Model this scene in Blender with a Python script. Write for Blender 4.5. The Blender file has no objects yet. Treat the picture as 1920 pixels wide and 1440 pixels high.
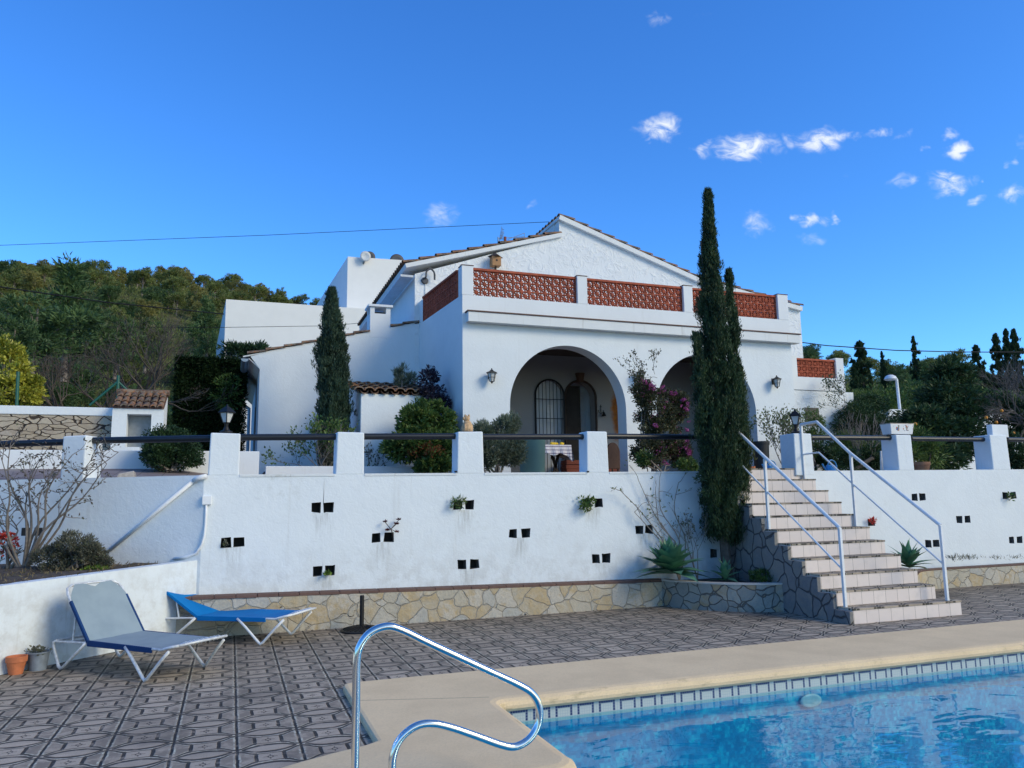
import bpy, math, random
import numpy as np
from mathutils import Vector, Matrix
random.seed(7); RNG = np.random.default_rng(7)
SC = bpy.context.scene; COL = SC.collection
rad = math.radians

# ------------------------------------------------------------------ camera survey of the place (metres, X along the pool edge, Y away from it)
F = 1440.; PITCH = math.atan(214/F); ROLL = 0.0145; H = 1.6; YAW = rad(20)
def rotS(p):
    return np.array([p[0]*math.cos(YAW)+p[1]*math.sin(YAW), -p[0]*math.sin(YAW)+p[1]*math.cos(YAW), p[2]])
_f = np.array([0, math.cos(PITCH), math.sin(PITCH)]); _u = np.array([0, -math.sin(PITCH), math.cos(PITCH)]); _r = np.array([1., 0, 0])
_c, _s = math.cos(ROLL), math.sin(ROLL)
FW, RT, UP = rotS(_f), rotS(_c*_r-_s*_u), rotS(_s*_r+_c*_u)
EYE = np.array([0, 0, H])
def ray(px, py): return FW + RT*(px-960)/F - UP*(py-720)/F
def at(px, py, y): d = ray(px, py); return EYE + d*y/d[1]
def atx(px, py, x): d = ray(px, py); return EYE + d*x/d[0]
def atz(px, py, z=0.): d = ray(px, py); return EYE + d*(z-H)/d[2]
def atp(px, py, p0, n): d = ray(px, py); return EYE + d*(np.dot(np.array(p0)-EYE, n)/np.dot(d, n))
def atd(px, py, dist): d = ray(px, py); return EYE + d*dist/math.hypot(d[0], d[1])
def sm(x): x = min(1, max(0, x)); return x*x*(3-2*x)

# ------------------------------------------------------------------ node expressions
class X:
    def __init__(s, nt, k): s.nt = nt; s.k = k
    def m(s, op, *a):
        n = s.nt.nodes.new('ShaderNodeMath'); n.operation = op
        for i, v in enumerate((s,)+a):
            if isinstance(v, X): s.nt.links.new(v.k, n.inputs[i])
            else: n.inputs[i].default_value = v
        return X(s.nt, n.outputs[0])
    def __add__(s, o): return s.m('ADD', o)
    __radd__ = __add__
    def __sub__(s, o): return s.m('SUBTRACT', o)
    def __rsub__(s, o): return (s*-1.)+o
    def __mul__(s, o): return s.m('MULTIPLY', o)
    __rmul__ = __mul__
    def __truediv__(s, o): return s.m('DIVIDE', o)
    def __gt__(s, o): return s.m('GREATER_THAN', o)
    def __lt__(s, o): return s.m('LESS_THAN', o)
    def fl(s): return s.m('FLOOR')
    def fr(s): return s.m('FRACT')
    def ab(s): return s.m('ABSOLUTE')
    def mx(s, o): return s.m('MAXIMUM', o)
    def mn(s, o): return s.m('MINIMUM', o)
    def pw(s, o): return s.m('POWER', o)
    def step(s, a, b):
        n = s.nt.nodes.new('ShaderNodeMapRange'); n.interpolation_type = 'SMOOTHSTEP'
        s.nt.links.new(s.k, n.inputs[0]); n.inputs[1].default_value = a; n.inputs[2].default_value = b
        return X(s.nt, n.outputs[0])
class Mat:
    def __init__(s, name, rough=.8, metal=0., spec=.3, **kw):
        s.m = bpy.data.materials.new(name); s.m.use_nodes = True; s.nt = s.m.node_tree
        s.b = s.nt.nodes['Principled BSDF']; s.out = s.nt.nodes['Material Output']
        s.b.inputs['Roughness'].default_value = rough; s.b.inputs['Metallic'].default_value = metal
        s.b.inputs['Specular IOR Level'].default_value = spec
    def n(s, t): return s.nt.nodes.new(t)
    def l(s, a, b): s.nt.links.new(a.k if isinstance(a, X) else a, b)
    def pos(s, local=False):
        if local: k = s.n('ShaderNodeTexCoord').outputs['Object']
        else: k = s.n('ShaderNodeNewGeometry').outputs['Position']
        return X(s.nt, k)
    def xyz(s, p):
        n = s.n('ShaderNodeSeparateXYZ'); s.l(p, n.inputs[0]); return [X(s.nt, o) for o in n.outputs]
    def comb(s, x, y, z):
        n = s.n('ShaderNodeCombineXYZ')
        for i, v in enumerate((x, y, z)):
            if isinstance(v, X): s.l(v, n.inputs[i])
            else: n.inputs[i].default_value = v
        return X(s.nt, n.outputs[0])
    def scale(s, p, v):
        n = s.n('ShaderNodeMapping'); s.l(p, n.inputs[0]); n.inputs['Scale'].default_value = v; return X(s.nt, n.outputs[0])
    def noise(s, p, sc, det=3, ro=.55, dist=0., color=False):
        n = s.n('ShaderNodeTexNoise'); s.l(p, n.inputs['Vector']); n.inputs['Scale'].default_value = sc
        n.inputs['Detail'].default_value = det; n.inputs['Roughness'].default_value = ro; n.inputs['Distortion'].default_value = dist
        return X(s.nt, n.outputs[1 if color else 0])
    def vor(s, p, sc, feat='F1', out=0, rnd=1.):
        n = s.n('ShaderNodeTexVoronoi'); n.feature = feat; s.l(p, n.inputs['Vector']); n.inputs['Scale'].default_value = sc
        n.inputs['Randomness'].default_value = rnd; return X(s.nt, n.outputs[out])
    def mix(s, f, a, b):
        n = s.n('ShaderNodeMix'); n.data_type = 'RGBA'
        if isinstance(f, X): s.l(f, n.inputs[0])
        else: n.inputs[0].default_value = f
        for i, v in ((6, a), (7, b)):
            if isinstance(v, X): s.l(v, n.inputs[i])
            else: n.inputs[i].default_value = (*v, 1)
        return X(s.nt, n.outputs[2])
    def ramp(s, f, stops):
        n = s.n('ShaderNodeValToRGB'); s.l(f, n.inputs[0]); e = n.color_ramp.elements
        for i, (p, c) in enumerate(stops):
            if i < 2: el = e[i]; el.position = p
            else: el = e.new(p)
            el.color = (*c, 1)
        return X(s.nt, n.outputs[0])
    def col(s, c):
        if isinstance(c, X): s.l(c, s.b.inputs['Base Color'])
        else: s.b.inputs['Base Color'].default_value = (*c, 1)
        return s
    def bump(s, h, dist=.01, strength=1.):
        n = s.n('ShaderNodeBump'); s.l(h, n.inputs['Height']); n.inputs['Distance'].default_value = dist; n.inputs['Strength'].default_value = strength
        s.nt.links.new(n.outputs[0], s.b.inputs['Normal']); s.bn = n; return s
M = {}
def plain(name, c, rough=.6, metal=0., spec=.4, var=.12, sc=18.):
    m = Mat(name, rough, metal, spec); p = m.pos(True)
    f = m.noise(p, sc, 4); g = m.noise(p, sc*.15, 2)
    k = (f*.6+g*.4)
    m.col(m.mix(k.step(.3, .7), tuple(x*(1-var) for x in c), tuple(min(1, x*(1+var)) for x in c)))
    m.bump(f, .002, .3); M[name] = m.m; return m

# ------------------------------------------------------------------ mesh building
ORG = {}
def org(p): return ORG.get(p.name) if p is not None else None
class MB:
    def __init__(s): s.v = []; s.f = []
    def add(s, vs, fs):
        o = len(s.v); s.v += [tuple(map(float, v)) for v in vs]; s.f += [tuple(i+o for i in f) for f in fs]; return s
    def box(s, x0, x1, y0, y1, z0, z1):
        x0, x1 = sorted((x0, x1)); y0, y1 = sorted((y0, y1)); z0, z1 = sorted((z0, z1))
        return s.add([(x0,y0,z0),(x1,y0,z0),(x1,y1,z0),(x0,y1,z0),(x0,y0,z1),(x1,y0,z1),(x1,y1,z1),(x0,y1,z1)],
                     [(3,2,1,0),(4,5,6,7),(0,1,5,4),(1,2,6,5),(2,3,7,6),(3,0,4,7)])
    def obox(s, a, b, w, h, up=(0,0,1)):
        a = Vector(a); b = Vector(b); d = (b-a).normalized(); up = Vector(up)
        if abs(d.dot(up)) > .98: up = Vector((0,1,0))
        sd = d.cross(up).normalized()*w/2; u = sd.normalized().cross(d)*h/2
        p = [a-sd-u, a+sd-u, a+sd+u, a-sd+u, b-sd-u, b+sd-u, b+sd+u, b-sd+u]
        return s.add(p, [(0,1,2,3),(7,6,5,4),(4,5,1,0),(5,6,2,1),(6,7,3,2),(7,4,0,3)])
    def hexa(s, p):   # 8 points: bottom 4 ccw, top 4
        return s.add(p, [(3,2,1,0),(4,5,6,7),(0,1,5,4),(1,2,6,5),(2,3,7,6),(3,0,4,7)])
    def quad(s, *p): return s.add(p, [tuple(range(len(p)))])
    def prism(s, poly, vec):   # closed polygon (3d pts) extruded by vec
        n = len(poly); q = [tuple(np.array(p)+np.array(vec)) for p in poly]
        s.add(list(poly)+q, [tuple(range(n))[::-1], tuple(range(n, 2*n))]+[(i, (i+1) % n, n+(i+1) % n, n+i) for i in range(n)]); return s
    def tube(s, pts, r, n=8, cap=True):
        pts = [Vector(p) for p in pts]; L = len(pts); rs = r if isinstance(r, (list, tuple)) else [r]*L
        t0 = (pts[1]-pts[0]).normalized(); up = Vector((0,0,1)) if abs(t0.z) < .9 else Vector((1,0,0))
        nrm = t0.cross(up).normalized(); vs = []; 
        for i, p in enumerate(pts):
            if i == 0: t = t0
            elif i == L-1: t = (pts[i]-pts[i-1]).normalized()
            else: t = ((pts[i+1]-pts[i]).normalized()+(pts[i]-pts[i-1]).normalized()).normalized()
            nrm = (nrm - t*nrm.dot(t)).normalized(); b = t.cross(nrm)
            for k in range(n):
                a = 2*math.pi*k/n; vs.append(p+(nrm*math.cos(a)+b*math.sin(a))*rs[i])
        fs = [(i*n+k, i*n+(k+1) % n, (i+1)*n+(k+1) % n, (i+1)*n+k) for i in range(L-1) for k in range(n)]
        if cap: fs += [tuple(range(n))[::-1], tuple(range((L-1)*n, L*n))]
        return s.add(vs, fs)
    def lathe(s, prof, c, n=20, axis='z'):   # prof [(r, z)]
        vs = []; cx, cy, cz = c
        for r, z in prof:
            for k in range(n):
                a = 2*math.pi*k/n
                if axis == 'z': vs.append((cx+r*math.cos(a), cy+r*math.sin(a), cz+z))
                elif axis == 'y': vs.append((cx+r*math.cos(a), cy+z, cz+r*math.sin(a)))
                else: vs.append((cx+z, cy+r*math.cos(a), cz+r*math.sin(a)))
        L = len(prof)
        fs = [(i*n+k, i*n+(k+1) % n, (i+1)*n+(k+1) % n, (i+1)*n+k) for i in range(L-1) for k in range(n)]
        fs += [tuple(range(n))[::-1], tuple(range((L-1)*n, L*n))]
        return s.add(vs, fs)
    def build(s, name, mat, parent=None, bevel=0., smooth=False, seg=2, world=True):
        me = bpy.data.meshes.new(name)
        o3 = org(parent)
        if parent is None:
            a = np.array(s.v); o3 = ((a[:,0].min()+a[:,0].max())/2, (a[:,1].min()+a[:,1].max())/2, a[:,2].min())
        vs = s.v if o3 is None else [(v[0]-o3[0], v[1]-o3[1], v[2]-o3[2]) for v in s.v]
        me.from_pydata(vs, [], s.f); me.validate(); 
        return finish(me, name, mat, parent, o3, bevel, smooth, seg)
def finish(me, name, mat, parent, o3, bevel=0, smooth=False, seg=2):
    o = bpy.data.objects.new(name, me); COL.objects.link(o)
    mats = mat if isinstance(mat, (list, tuple)) else [mat]
    for mm in mats: me.materials.append(M[mm] if isinstance(mm, str) else mm)
    if parent is not None: o.parent = parent; ORG[o.name] = org(parent)
    else: o.location = o3; ORG[o.name] = o3
    if smooth: me.shade_smooth() if hasattr(me, 'shade_smooth') else me.polygons.foreach_set('use_smooth', [True]*len(me.polygons))
    if bevel:
        md = o.modifiers.new('bevel', 'BEVEL'); md.width = bevel; md.segments = seg; md.limit_method = 'ANGLE'; md.angle_limit = rad(40)
        md.harden_normals = False
    return o
def tag(o, label=None, cat=None, group=None, kind=None):
    if label: o['label'] = label
    if cat: o['category'] = cat
    if group: o['group'] = group
    if kind: o['kind'] = kind
    return o
def thing(name, label, cat, loc, rz=0., group=None, local=False):
    o = bpy.data.objects.new(name, None); COL.objects.link(o); o.location = tuple(map(float, loc)); o.rotation_euler = (0, 0, rz)
    o.empty_display_size = .2
    ORG[o.name] = None if local else tuple(map(float, loc)); return tag(o, label, cat, group)
def copy_tree(o, loc=None, rz=None, label=None, parent=None, scale=None, group=None):
    c = o.copy(); COL.objects.link(c); c.parent = parent
    if loc is not None: c.location = tuple(map(float, loc))
    if rz is not None: c.rotation_euler = (0, 0, rz)
    if scale is not None: c.scale = scale
    if label: c['label'] = label
    if group: c['group'] = group
    for ch in list(o.children): copy_tree(ch, parent=c)
    return c
def npmesh(name, V4, mat, parent=None, k=4):
    """V4: (N,k,3) separate polygons"""
    n = len(V4); vs = V4.reshape(-1, 3).astype(np.float32); o3 = org(parent)
    if parent is None: o3 = (float(vs[:,0].mean()), float(vs[:,1].mean()), float(vs[:,2].min()))
    if o3 is not None: vs = vs-np.array(o3, dtype=np.float32)
    me = bpy.data.meshes.new(name); me.vertices.add(n*k); me.vertices.foreach_set('co', vs.ravel())
    me.loops.add(n*k); me.loops.foreach_set('vertex_index', np.arange(n*k, dtype=np.int32))
    me.polygons.add(n); me.polygons.foreach_set('loop_start', np.arange(0, n*k, k, dtype=np.int32))
    try: me.polygons.foreach_set('loop_total', np.full(n, k, dtype=np.int32))
    except Exception: pass
    me.update(calc_edges=True)
    return finish(me, name, mat, parent, o3)
def unit(a): return a/np.maximum(1e-9, np.linalg.norm(a, axis=-1, keepdims=True))
def leafquads(P, D, L, W, flat=0.):
    """diamond leaves from points P with direction D"""
    n = len(P); D = unit(D); R = unit(RNG.normal(size=(n, 3))+np.array([0, 0, flat])); S = unit(np.cross(D, R))
    L = np.asarray(L).reshape(-1, 1)*RNG.uniform(.7, 1.25, (n, 1)); W = np.asarray(W).reshape(-1, 1)*RNG.uniform(.75, 1.2, (n, 1))
    N = np.cross(S, D); 
    return np.stack([P, P+D*L*.45+S*W/2+N*L*.06, P+D*L, P+D*L*.45-S*W/2+N*L*.06], axis=1)
def blobpts(c, r, n, shell=.55):
    d = unit(RNG.normal(size=(n, 3))); rr = shell+(1-shell)*RNG.uniform(0, 1, (n, 1))**.6
    return np.array(c)+d*rr*np.array(r), d
def clumpy(blobs, nclump, nleaf, cr, L, W, shell=.6, up=.3, out=.8, flat=0.):
    """blobs [(centre, radii, weight)] -> leaves in clumps"""
    Ps, Ds = [], []
    wt = np.array([b[2] if len(b) > 2 else 1. for b in blobs]); wt = wt/wt.sum()
    for b, w in zip(blobs, wt):
        k = max(1, int(nclump*w)); C, d = blobpts(b[0], b[1], k, shell)
        for ci, di in zip(C, d):
            s = RNG.uniform(.6, 1.3)*cr; m = int(nleaf*RNG.uniform(.6, 1.3))
            q = unit(RNG.normal(size=(m, 3)))*RNG.uniform(0, 1, (m, 1))**.5*s*np.array([1, 1, .75])
            Ps.append(ci+q); Ds.append(unit(q)*out+di*.5+np.array([0, 0, up])+RNG.normal(size=(m, 3))*.4)
    P = np.concatenate(Ps); D = np.concatenate(Ds)
    return leafquads(P, D, np.full(len(P), L), np.full(len(P), W), flat)
def grow(mb, p, d, L, r, depth, tips, spread=.6, up=.15, seg=3, kids=(2, 3), shrink=.72, wob=.18, minr=.003, sides=5):
    pts = [Vector(p)]; rs = [r]; d = Vector(d).normalized()
    for i in range(seg):
        d = (d+Vector(np.random.default_rng(random.randrange(1 << 30)).normal(size=3)*wob)+Vector((0, 0, up*.3))).normalized()
        pts.append(pts[-1]+d*L/seg); rs.append(max(minr, r*(1-.35*(i+1)/seg)))
    mb.tube(pts, rs, sides, cap=False)
    if depth <= 0:
        tips.append((np.array(pts[-1]), np.array(d))); return
    if depth <= 2: tips.append((np.array(pts[len(pts)//2]), np.array(d)))
    for k in range(random.randint(*kids)):
        ax = Vector((random.gauss(0, 1), random.gauss(0, 1), random.gauss(0, 1))).cross(d).normalized()
        dd = (d+ax*random.uniform(.4, 1.)*spread+Vector((0, 0, up))).normalized()
        q = pts[-1] if k == 0 or random.random() < .6 else pts[-2]
        grow(mb, q, dd, L*shrink*random.uniform(.8, 1.15), rs[-1]*.8, depth-1, tips, spread, up, seg, kids, shrink, wob, minr, sides)
def tipleaves(tips, n, s, L, W, up=.2):
    P = np.concatenate([t[0]+RNG.normal(size=(n, 3))*s for t in tips]); D = np.concatenate([np.tile(t[1], (n, 1)) for t in tips])+RNG.normal(size=(len(tips)*n, 3))*.8+np.array([0, 0, up])
    return leafquads(P, D, np.full(len(P), L), np.full(len(P), W))
# ------------------------------------------------------------------ materials
def stucco(name, base, rel=.006, coarse=60., dirt=.25, lumps=0., streak=.0, base_dirt=0.):
    m = Mat(name, .85, 0, .2); p = m.pos()
    a = m.noise(p, coarse, 5, .6); b = m.noise(p, coarse*.28, 3, .55, .6); big = m.noise(p, .9, 4, .6); spots = m.noise(p, 7., 5, .7)
    st = m.noise(m.scale(p, (5, 5, .35)), 2.2, 4, .65)
    d = big.step(.52, .78)*spots.step(.45, .75)
    c = m.mix(d*dirt, base, tuple(x*y for x, y in zip(base, (.62, .60, .55))))
    c = m.mix(m.noise(p, 2.3, 3).step(.35, .7)*.35, c, tuple(x*.9 for x in base))
    if streak: c = m.mix(st.step(.58, .8)*streak, c, tuple(x*y for x, y in zip(base, (.6, .56, .5))))
    m.col(c)
    h = a*.35+b*.65
    if lumps: h = h*.35+m.noise(p, 4.5, 4, .6, 1.2).step(.42, .75)*lumps
    if base_dirt:
        xx, yy, zz = m.xyz(p); acc = None; nz = m.noise(m.scale(p, (9, 9, 1.2)), 3., 5, .7).step(.36, .66)
        for hx, hz in ((.04, 1.1), (1.13, 1.5), (1.91, 1.1), (1.16, .7), (3.05, 1.5), (3.11, .7), (3.87, 1.1), (5.04, 1.5), (5.15, .7), (5.88, 1.1)):
            e = (xx-hx).ab().step(.17, .04)*((hz-.06)-zz).step(.42, .02)*(zz < hz-.055)
            acc = e if acc is None else acc.mx(e)
        c = m.mix(acc*nz*.55, c, (.33, .33, .31))
        bd = zz.step(1.25, .42)*m.noise(p, 5.5, 5, .7).step(.38, .66)*base_dirt
        c = m.mix(bd, c, (.36, .34, .30)); m.col(c)
    m.bump(h, rel*1.9, .62); M[name] = m.m; return m
stucco('wall_paint', (.75, .795, .82), .005, 55., .35, streak=.12)
m = stucco('retaining_paint', (.74, .79, .825), .006, 42., .6, streak=.24, base_dirt=.28)
stucco('gable_paint', (.76, .79, .81), .010, 30., .2, lumps=1.1, streak=.15)
stucco('planter_paint', (.72, .78, .83), .005, 35., .7, streak=.35, base_dirt=.35)
stucco('smooth_paint', (.76, .79, .81), .0015, 50., .2, streak=.22)
stucco('cap_paint', (.70, .73, .74), .004, 60., 1.6, streak=.6)
stucco('modern_paint', (.80, .80, .79), .0008, 60., .05)
stucco('cornice_paint', (.74, .76, .76), .002, 50., .35, streak=.5)
plain('lens_blue', (.02, .16, .24), .3)
plain('pane_reflection', (.85, .85, .85), .3)  # reflection of the outdoors painted into the pane as plain white
plain('porch_tile', (.12, .06, .045), .6)
plain('porch_shade_paint', (.30, .295, .29), .9, var=.06)  # porch shade put into the wall colour, darker than the outside paint
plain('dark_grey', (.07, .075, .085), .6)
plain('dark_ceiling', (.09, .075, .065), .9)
plain('mortar', (.50, .47, .43), .9)
plain('black_paint', (.012, .014, .018), .35, 0, .5)
plain('black_iron', (.012, .012, .013), .5, .3, .5)
plain('white_metal', (.74, .76, .78), .35, 0, .5, .06)
plain('worn_metal', (.62, .64, .66), .4, .1, .5, .25, 30)
plain('white_plastic', (.78, .80, .82), .4, 0, .5, .04)
plain('grey_pvc', (.55, .58, .62), .45)
plain('zinc', (.33, .37, .42), .4, .5)
plain('cap_brown', (.13, .075, .06), .8)
plain('weep_dark', (.035, .035, .035), .95)
plain('weep_side', (.16, .15, .14), .95, var=.5, sc=30)
plain('soil', (.075, .058, .045), .95, var=.5, sc=14)
plain('bark', (.22, .19, .165), .9, var=.35, sc=30)
plain('bark_grey', (.17, .15, .135), .9, var=.3, sc=30)
plain('bark_dark', (.09, .075, .062), .9, var=.35)
plain('teal_plastic', (.30, .52, .48), .5, 0, .4, .08, 3)
plain('black_plastic', (.015, .016, .018), .45)
plain('blue_plastic', (.08, .32, .62), .35)
plain('terracotta_pot', (.50, .16, .07), .8, var=.2)
plain('grey_pot', (.20, .235, .28), .55, var=.25)
plain('tan_pot', (.42, .20, .11), .8)
plain('dog_clay', (.55, .36, .20), .85, var=.3, sc=40)
plain('dark_wood', (.045, .028, .020), .6, var=.4, sc=12)
plain('wood_old', (.17, .13, .10), .8, var=.4, sc=10)
plain('shutter_wood', (.14, .125, .105), .8, var=.3)
plain('green_metal', (.012, .10, .07), .5)
plain('door_glass', (.03, .035, .04), .15, 0, .6)
plain('door_panel', (.022, .02, .019), .8, var=.5, sc=5)
plain('wicker', (.10, .055, .038), .8)
plain('lemon', (.75, .52, .03), .5)
plain('orange_fruit', (.72, .27, .03), .5)
plain('brick_red', (.22, .065, .045), .85)
plain('ladder_chalk', (.85, .83, .78), .8)
plain('frosted', (.55, .56, .55), .3, 0, .5)
plain('birdhouse_wood', (.36, .19, .085), .7)
plain('rubber', (.02, .02, .02), .7)
plain('shower_grey', (.25, .27, .29), .5, .3)
plain('rust_white', (.66, .64, .62), .6)
plain('aloe_red', (.36, .05, .04), .6, var=.3)
plain('rock', (.48, .42, .36), .9, var=.3, sc=20)
m = plain('lattice_clay', (.37, .088, .045), .85, var=.28, sc=9)
# rust stained render on the porch wall, base grey darkened for porch shade
m = Mat('stained_shade_paint', .85, 0, .2); p = m.pos(); x, y, z = m.xyz(p)
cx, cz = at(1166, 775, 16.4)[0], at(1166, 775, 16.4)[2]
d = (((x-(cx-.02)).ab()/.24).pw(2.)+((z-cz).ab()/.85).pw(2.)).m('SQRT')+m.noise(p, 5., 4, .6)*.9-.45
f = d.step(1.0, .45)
m.col(m.mix(f, (.36, .355, .35), m.mix(m.noise(p, 9., 4).step(.35, .65), (.50, .17, .03), (.30, .11, .04)))); m.bump(m.noise(p, 40., 4), .01, .5); M['stained_shade_paint'] = m.m
# clay roof tiles with lichen
m = Mat('clay_tile', .9, 0, .2); p = m.pos(); a = m.noise(p, 5.2, 2, .5); b = m.noise(p, 26., 5, .65); c = m.vor(p, 5.5, out=1)
col = m.ramp(a, [(.30, (.06, .04, .032)), (.45, (.15, .085, .06)), (.58, (.30, .13, .06)), (.72, (.26, .20, .14))])
col = m.mix(b.step(.42, .62)*.8, col, (.20, .19, .155)); m.col(col); m.bump(b, .006, .6); M['clay_tile'] = m.m
# flagstone facing
def flag(name, cols, sc, grout, gw=.03, el=(1, 1, 1.15), dark=.0, groutlight=True, warp=.09):
    m = Mat(name, .8, 0, .3); p = m.pos(); 
    w = m.noise(p, 3.2, 2, .5, color=True)
    va = m.n('ShaderNodeVectorMath'); va.operation = 'MULTIPLY_ADD'; m.l(w, va.inputs[0]); va.inputs[1].default_value = (warp*2,)*3; m.l(p, va.inputs[2])
    q = m.scale(X(m.nt, va.outputs[0]), el)
    cell = m.vor(q, sc, out=1); e = m.vor(q, sc, 'DISTANCE_TO_EDGE')
    sep = m.n('ShaderNodeSeparateColor'); m.l(cell, sep.inputs[0]); r = X(m.nt, sep.outputs[0])
    n1 = m.noise(p, 6., 4, .6, .4); n2 = m.noise(p, 45., 4)
    c = m.ramp((r*.7+n1*.5-.12), cols); c = m.mix(n2.step(.4, .7)*.3, c, (.25, .23, .2))
    g = e.step(gw*.45, gw)
    m.col(m.mix(g, grout, c)); m.bump(g*1.2+n1*.5+n2*.15+r*.5, .045, .9); M[name] = m.m; return m
flag('flagstone', [(.1, (.44, .41, .34)), (.35, (.47, .42, .33)), (.52, (.46, .35, .20)), (.62, (.52, .47, .39)), (.8, (.42, .41, .37)), (.95, (.50, .43, .31))], 4.0, (.44, .40, .33), .03)
flag('flagstone_dark', [(.1, (.17, .17, .17)), (.4, (.21, .205, .20)), (.6, (.26, .24, .21)), (.8, (.17, .175, .18)), (.95, (.24, .235, .23))], 4.2, (.09, .092, .095), .04, (1, 1, .8))
flag('flagstone_planter', [(.1, (.20, .22, .21)), (.4, (.26, .27, .25)), (.55, (.34, .25, .14)), (.7, (.30, .31, .28)), (.95, (.22, .24, .23))], 5.2, (.13, .13, .12), .035, (1, 1, 1))
flag('drystone', [(.1, (.33, .27, .20)), (.35, (.42, .35, .26)), (.55, (.48, .42, .33)), (.75, (.36, .30, .24)), (.95, (.55, .53, .49))], 5.6, (.06, .045, .035), .055, (.8, .8, 1.9), warp=.08)
# cream sandstone coping
m = Mat('coping_stone', .85, 0, .25); p = m.pos(); n2 = m.noise(p, 70., 5, .7); n1 = m.noise(p, 1.7, 4, .6)
x, y, z = m.xyz(p)
seam = ((x*.30+y*.954-6.36-.0).ab() < .006)*(x < 1.97)*(x > 1.)
c = m.mix(n1.step(.35, .7), (.86, .65, .39), (.76, .57, .34)); c = m.mix(n2.step(.35, .75)*.5, c, (.62, .47, .29))
edge = m.noise(m.scale(p, (1, 1, 4)), 5., 5, .7).step(.52, .72)*(z < .045)
c = m.mix(edge*.6, c, (.34, .27, .15)); c = m.mix(seam*.7, c, (.22, .18, .13)); m.col(c); m.bump(n2*.7+n1*.3, .004, .7); M['coping_stone'] = m.m
# stamped concrete paving 0.40 x 0.373 m
def paving(name, light, mid, dark, blotch=True):
    m = Mat(name, .75, 0, .35); p = m.pos(); x, y, z = m.xyz(p)
    wob = m.noise(p, 14., 2, .5)*.014-.007
    X0 = ((x+wob-.095)/.4); tx = X0.fr()-.5; Y0 = ((y+wob-6.14)/.373)+.5; ty = Y0.fr()-.5
    ax = tx.ab(); ay = ty.ab(); yp = .5-ay
    joint = (ax-.5).ab().step(.030, .014); jv = yp.step(.012, .004)*.0
    cid = m.comb(X0.fl(), Y0.fl(), 0.)
    wn = m.n('ShaderNodeTexWhiteNoise'); m.l(cid, wn.inputs[0]); rnd = X(m.nt, wn.outputs[0])
    t = (1.-(ax/.42).pw(2.3))*.20           # leaf outline
    leaf = ((yp-t).ab().step(.060, .030))*(ax < .43)
    bx = (ax-.215).ab(); bar = bx.step(.036, .022)*ay.step(.21, .17)
    t2 = ax.step(.5, .21)*.23+.055
    braid = ((yp-t2).ab().step(.052, .026))*(ax > .2)
    box = ((ay-.205).ab().step(.026, .012))*(ax < .22)
    r = ((tx*.4).pw(2.)+(ty*.373).pw(2.)).m('SQRT')
    ring = (r-.017).ab().step(.0055, .003)
    cr = (ty.ab().step(.014, .006)*(ax < .11)*(ax > .045)).mx((tx.ab().step(.014, .006))*(ay < .12)*(ay > .04))
    lines = joint.mx(leaf*.95).mx(bar).mx(braid*.95).mx(box*.85).mx(ring*.9).mx(cr*.8)
    wear = m.noise(p, 9., 5, .65); big = m.noise(p, 1.1, 4, .6); fine = m.noise(p, 120., 4, .7)
    lines = lines*(wear.step(.30, .5)*.6+.4)
    trap = (ax > .24)*(yp > t2+.02)
    c = m.mix(big.step(.3, .7), light, mid)
    c = m.mix((fine.step(.3, .75))*.55, c, tuple(v*.45 for v in mid))
    c = m.mix(trap*.75*wear.step(.3, .6), c, tuple(v*.35 for v in mid))
    halo = ((yp-t-.055).ab().step(.05, .015)*(ax < .43)).mx((yp-t2-.05).ab().step(.04, .012)*(ax > .2)).mx((ax-.46).ab().step(.03, .008))*wear.step(.35, .6)*m.noise(p, 30., 3, .7).step(.35, .6)
    c = m.mix(halo*.55, c, tuple(min(1, v*1.9) for v in light))
    grain = m.noise(m.scale(p, (2.5, 26., 1)), 6., 4, .7)
    c = m.mix(grain.step(.42, .62)*.32, c, tuple(v*.5 for v in mid))
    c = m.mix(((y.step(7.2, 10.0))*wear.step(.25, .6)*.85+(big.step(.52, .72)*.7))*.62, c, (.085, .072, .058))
    c = m.mix(rnd*.3, c, tuple(v*.6 for v in mid))
    c = m.mix(lines*.93, c, dark)
    m.col(c); m.bump((1.-lines)*1.+fine*.12+grain*.12, .007, .8); M[name] = m.m
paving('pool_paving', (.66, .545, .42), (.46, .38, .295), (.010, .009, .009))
# stair risers: 0.2 m pinkish tiles
m = Mat('riser_tile', .45, 0, .4); p = m.pos(); x, y, z = m.xyz(p)
g = ((x/.199+.35).fr()-.5).ab() > .485
wn = m.n('ShaderNodeTexWhiteNoise'); m.l(m.comb((x/.199+.35).fl(), (z/.184).fl(), 0.), wn.inputs[0]); r = X(m.nt, wn.outputs[0])
c = m.mix(r*.8, (.76, .665, .62), (.70, .61, .57)); c = m.mix(m.noise(p, 5., 5, .7).step(.5, .8)*.35, c, (.45, .41, .38)); m.col(m.mix(g*.8, c, (.25, .22, .2))); m.bump(1.-g, .002, .6); M['riser_tile'] = m.m
# terrace paving
m = Mat('terrace_paving', .8); p = m.pos(); x, y, z = m.xyz(p)
g = ((((x/.33).fr()-.5).ab() > .48)+(((y/.33).fr()-.5).ab() > .48)).mn(1.)
c = m.mix(m.noise(p, 2., 4).step(.3, .7), (.20, .15, .145), (.27, .24, .235)); m.col(m.mix(g*.7, c, (.08, .07, .06))); M['terrace_paving'] = m.m
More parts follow.
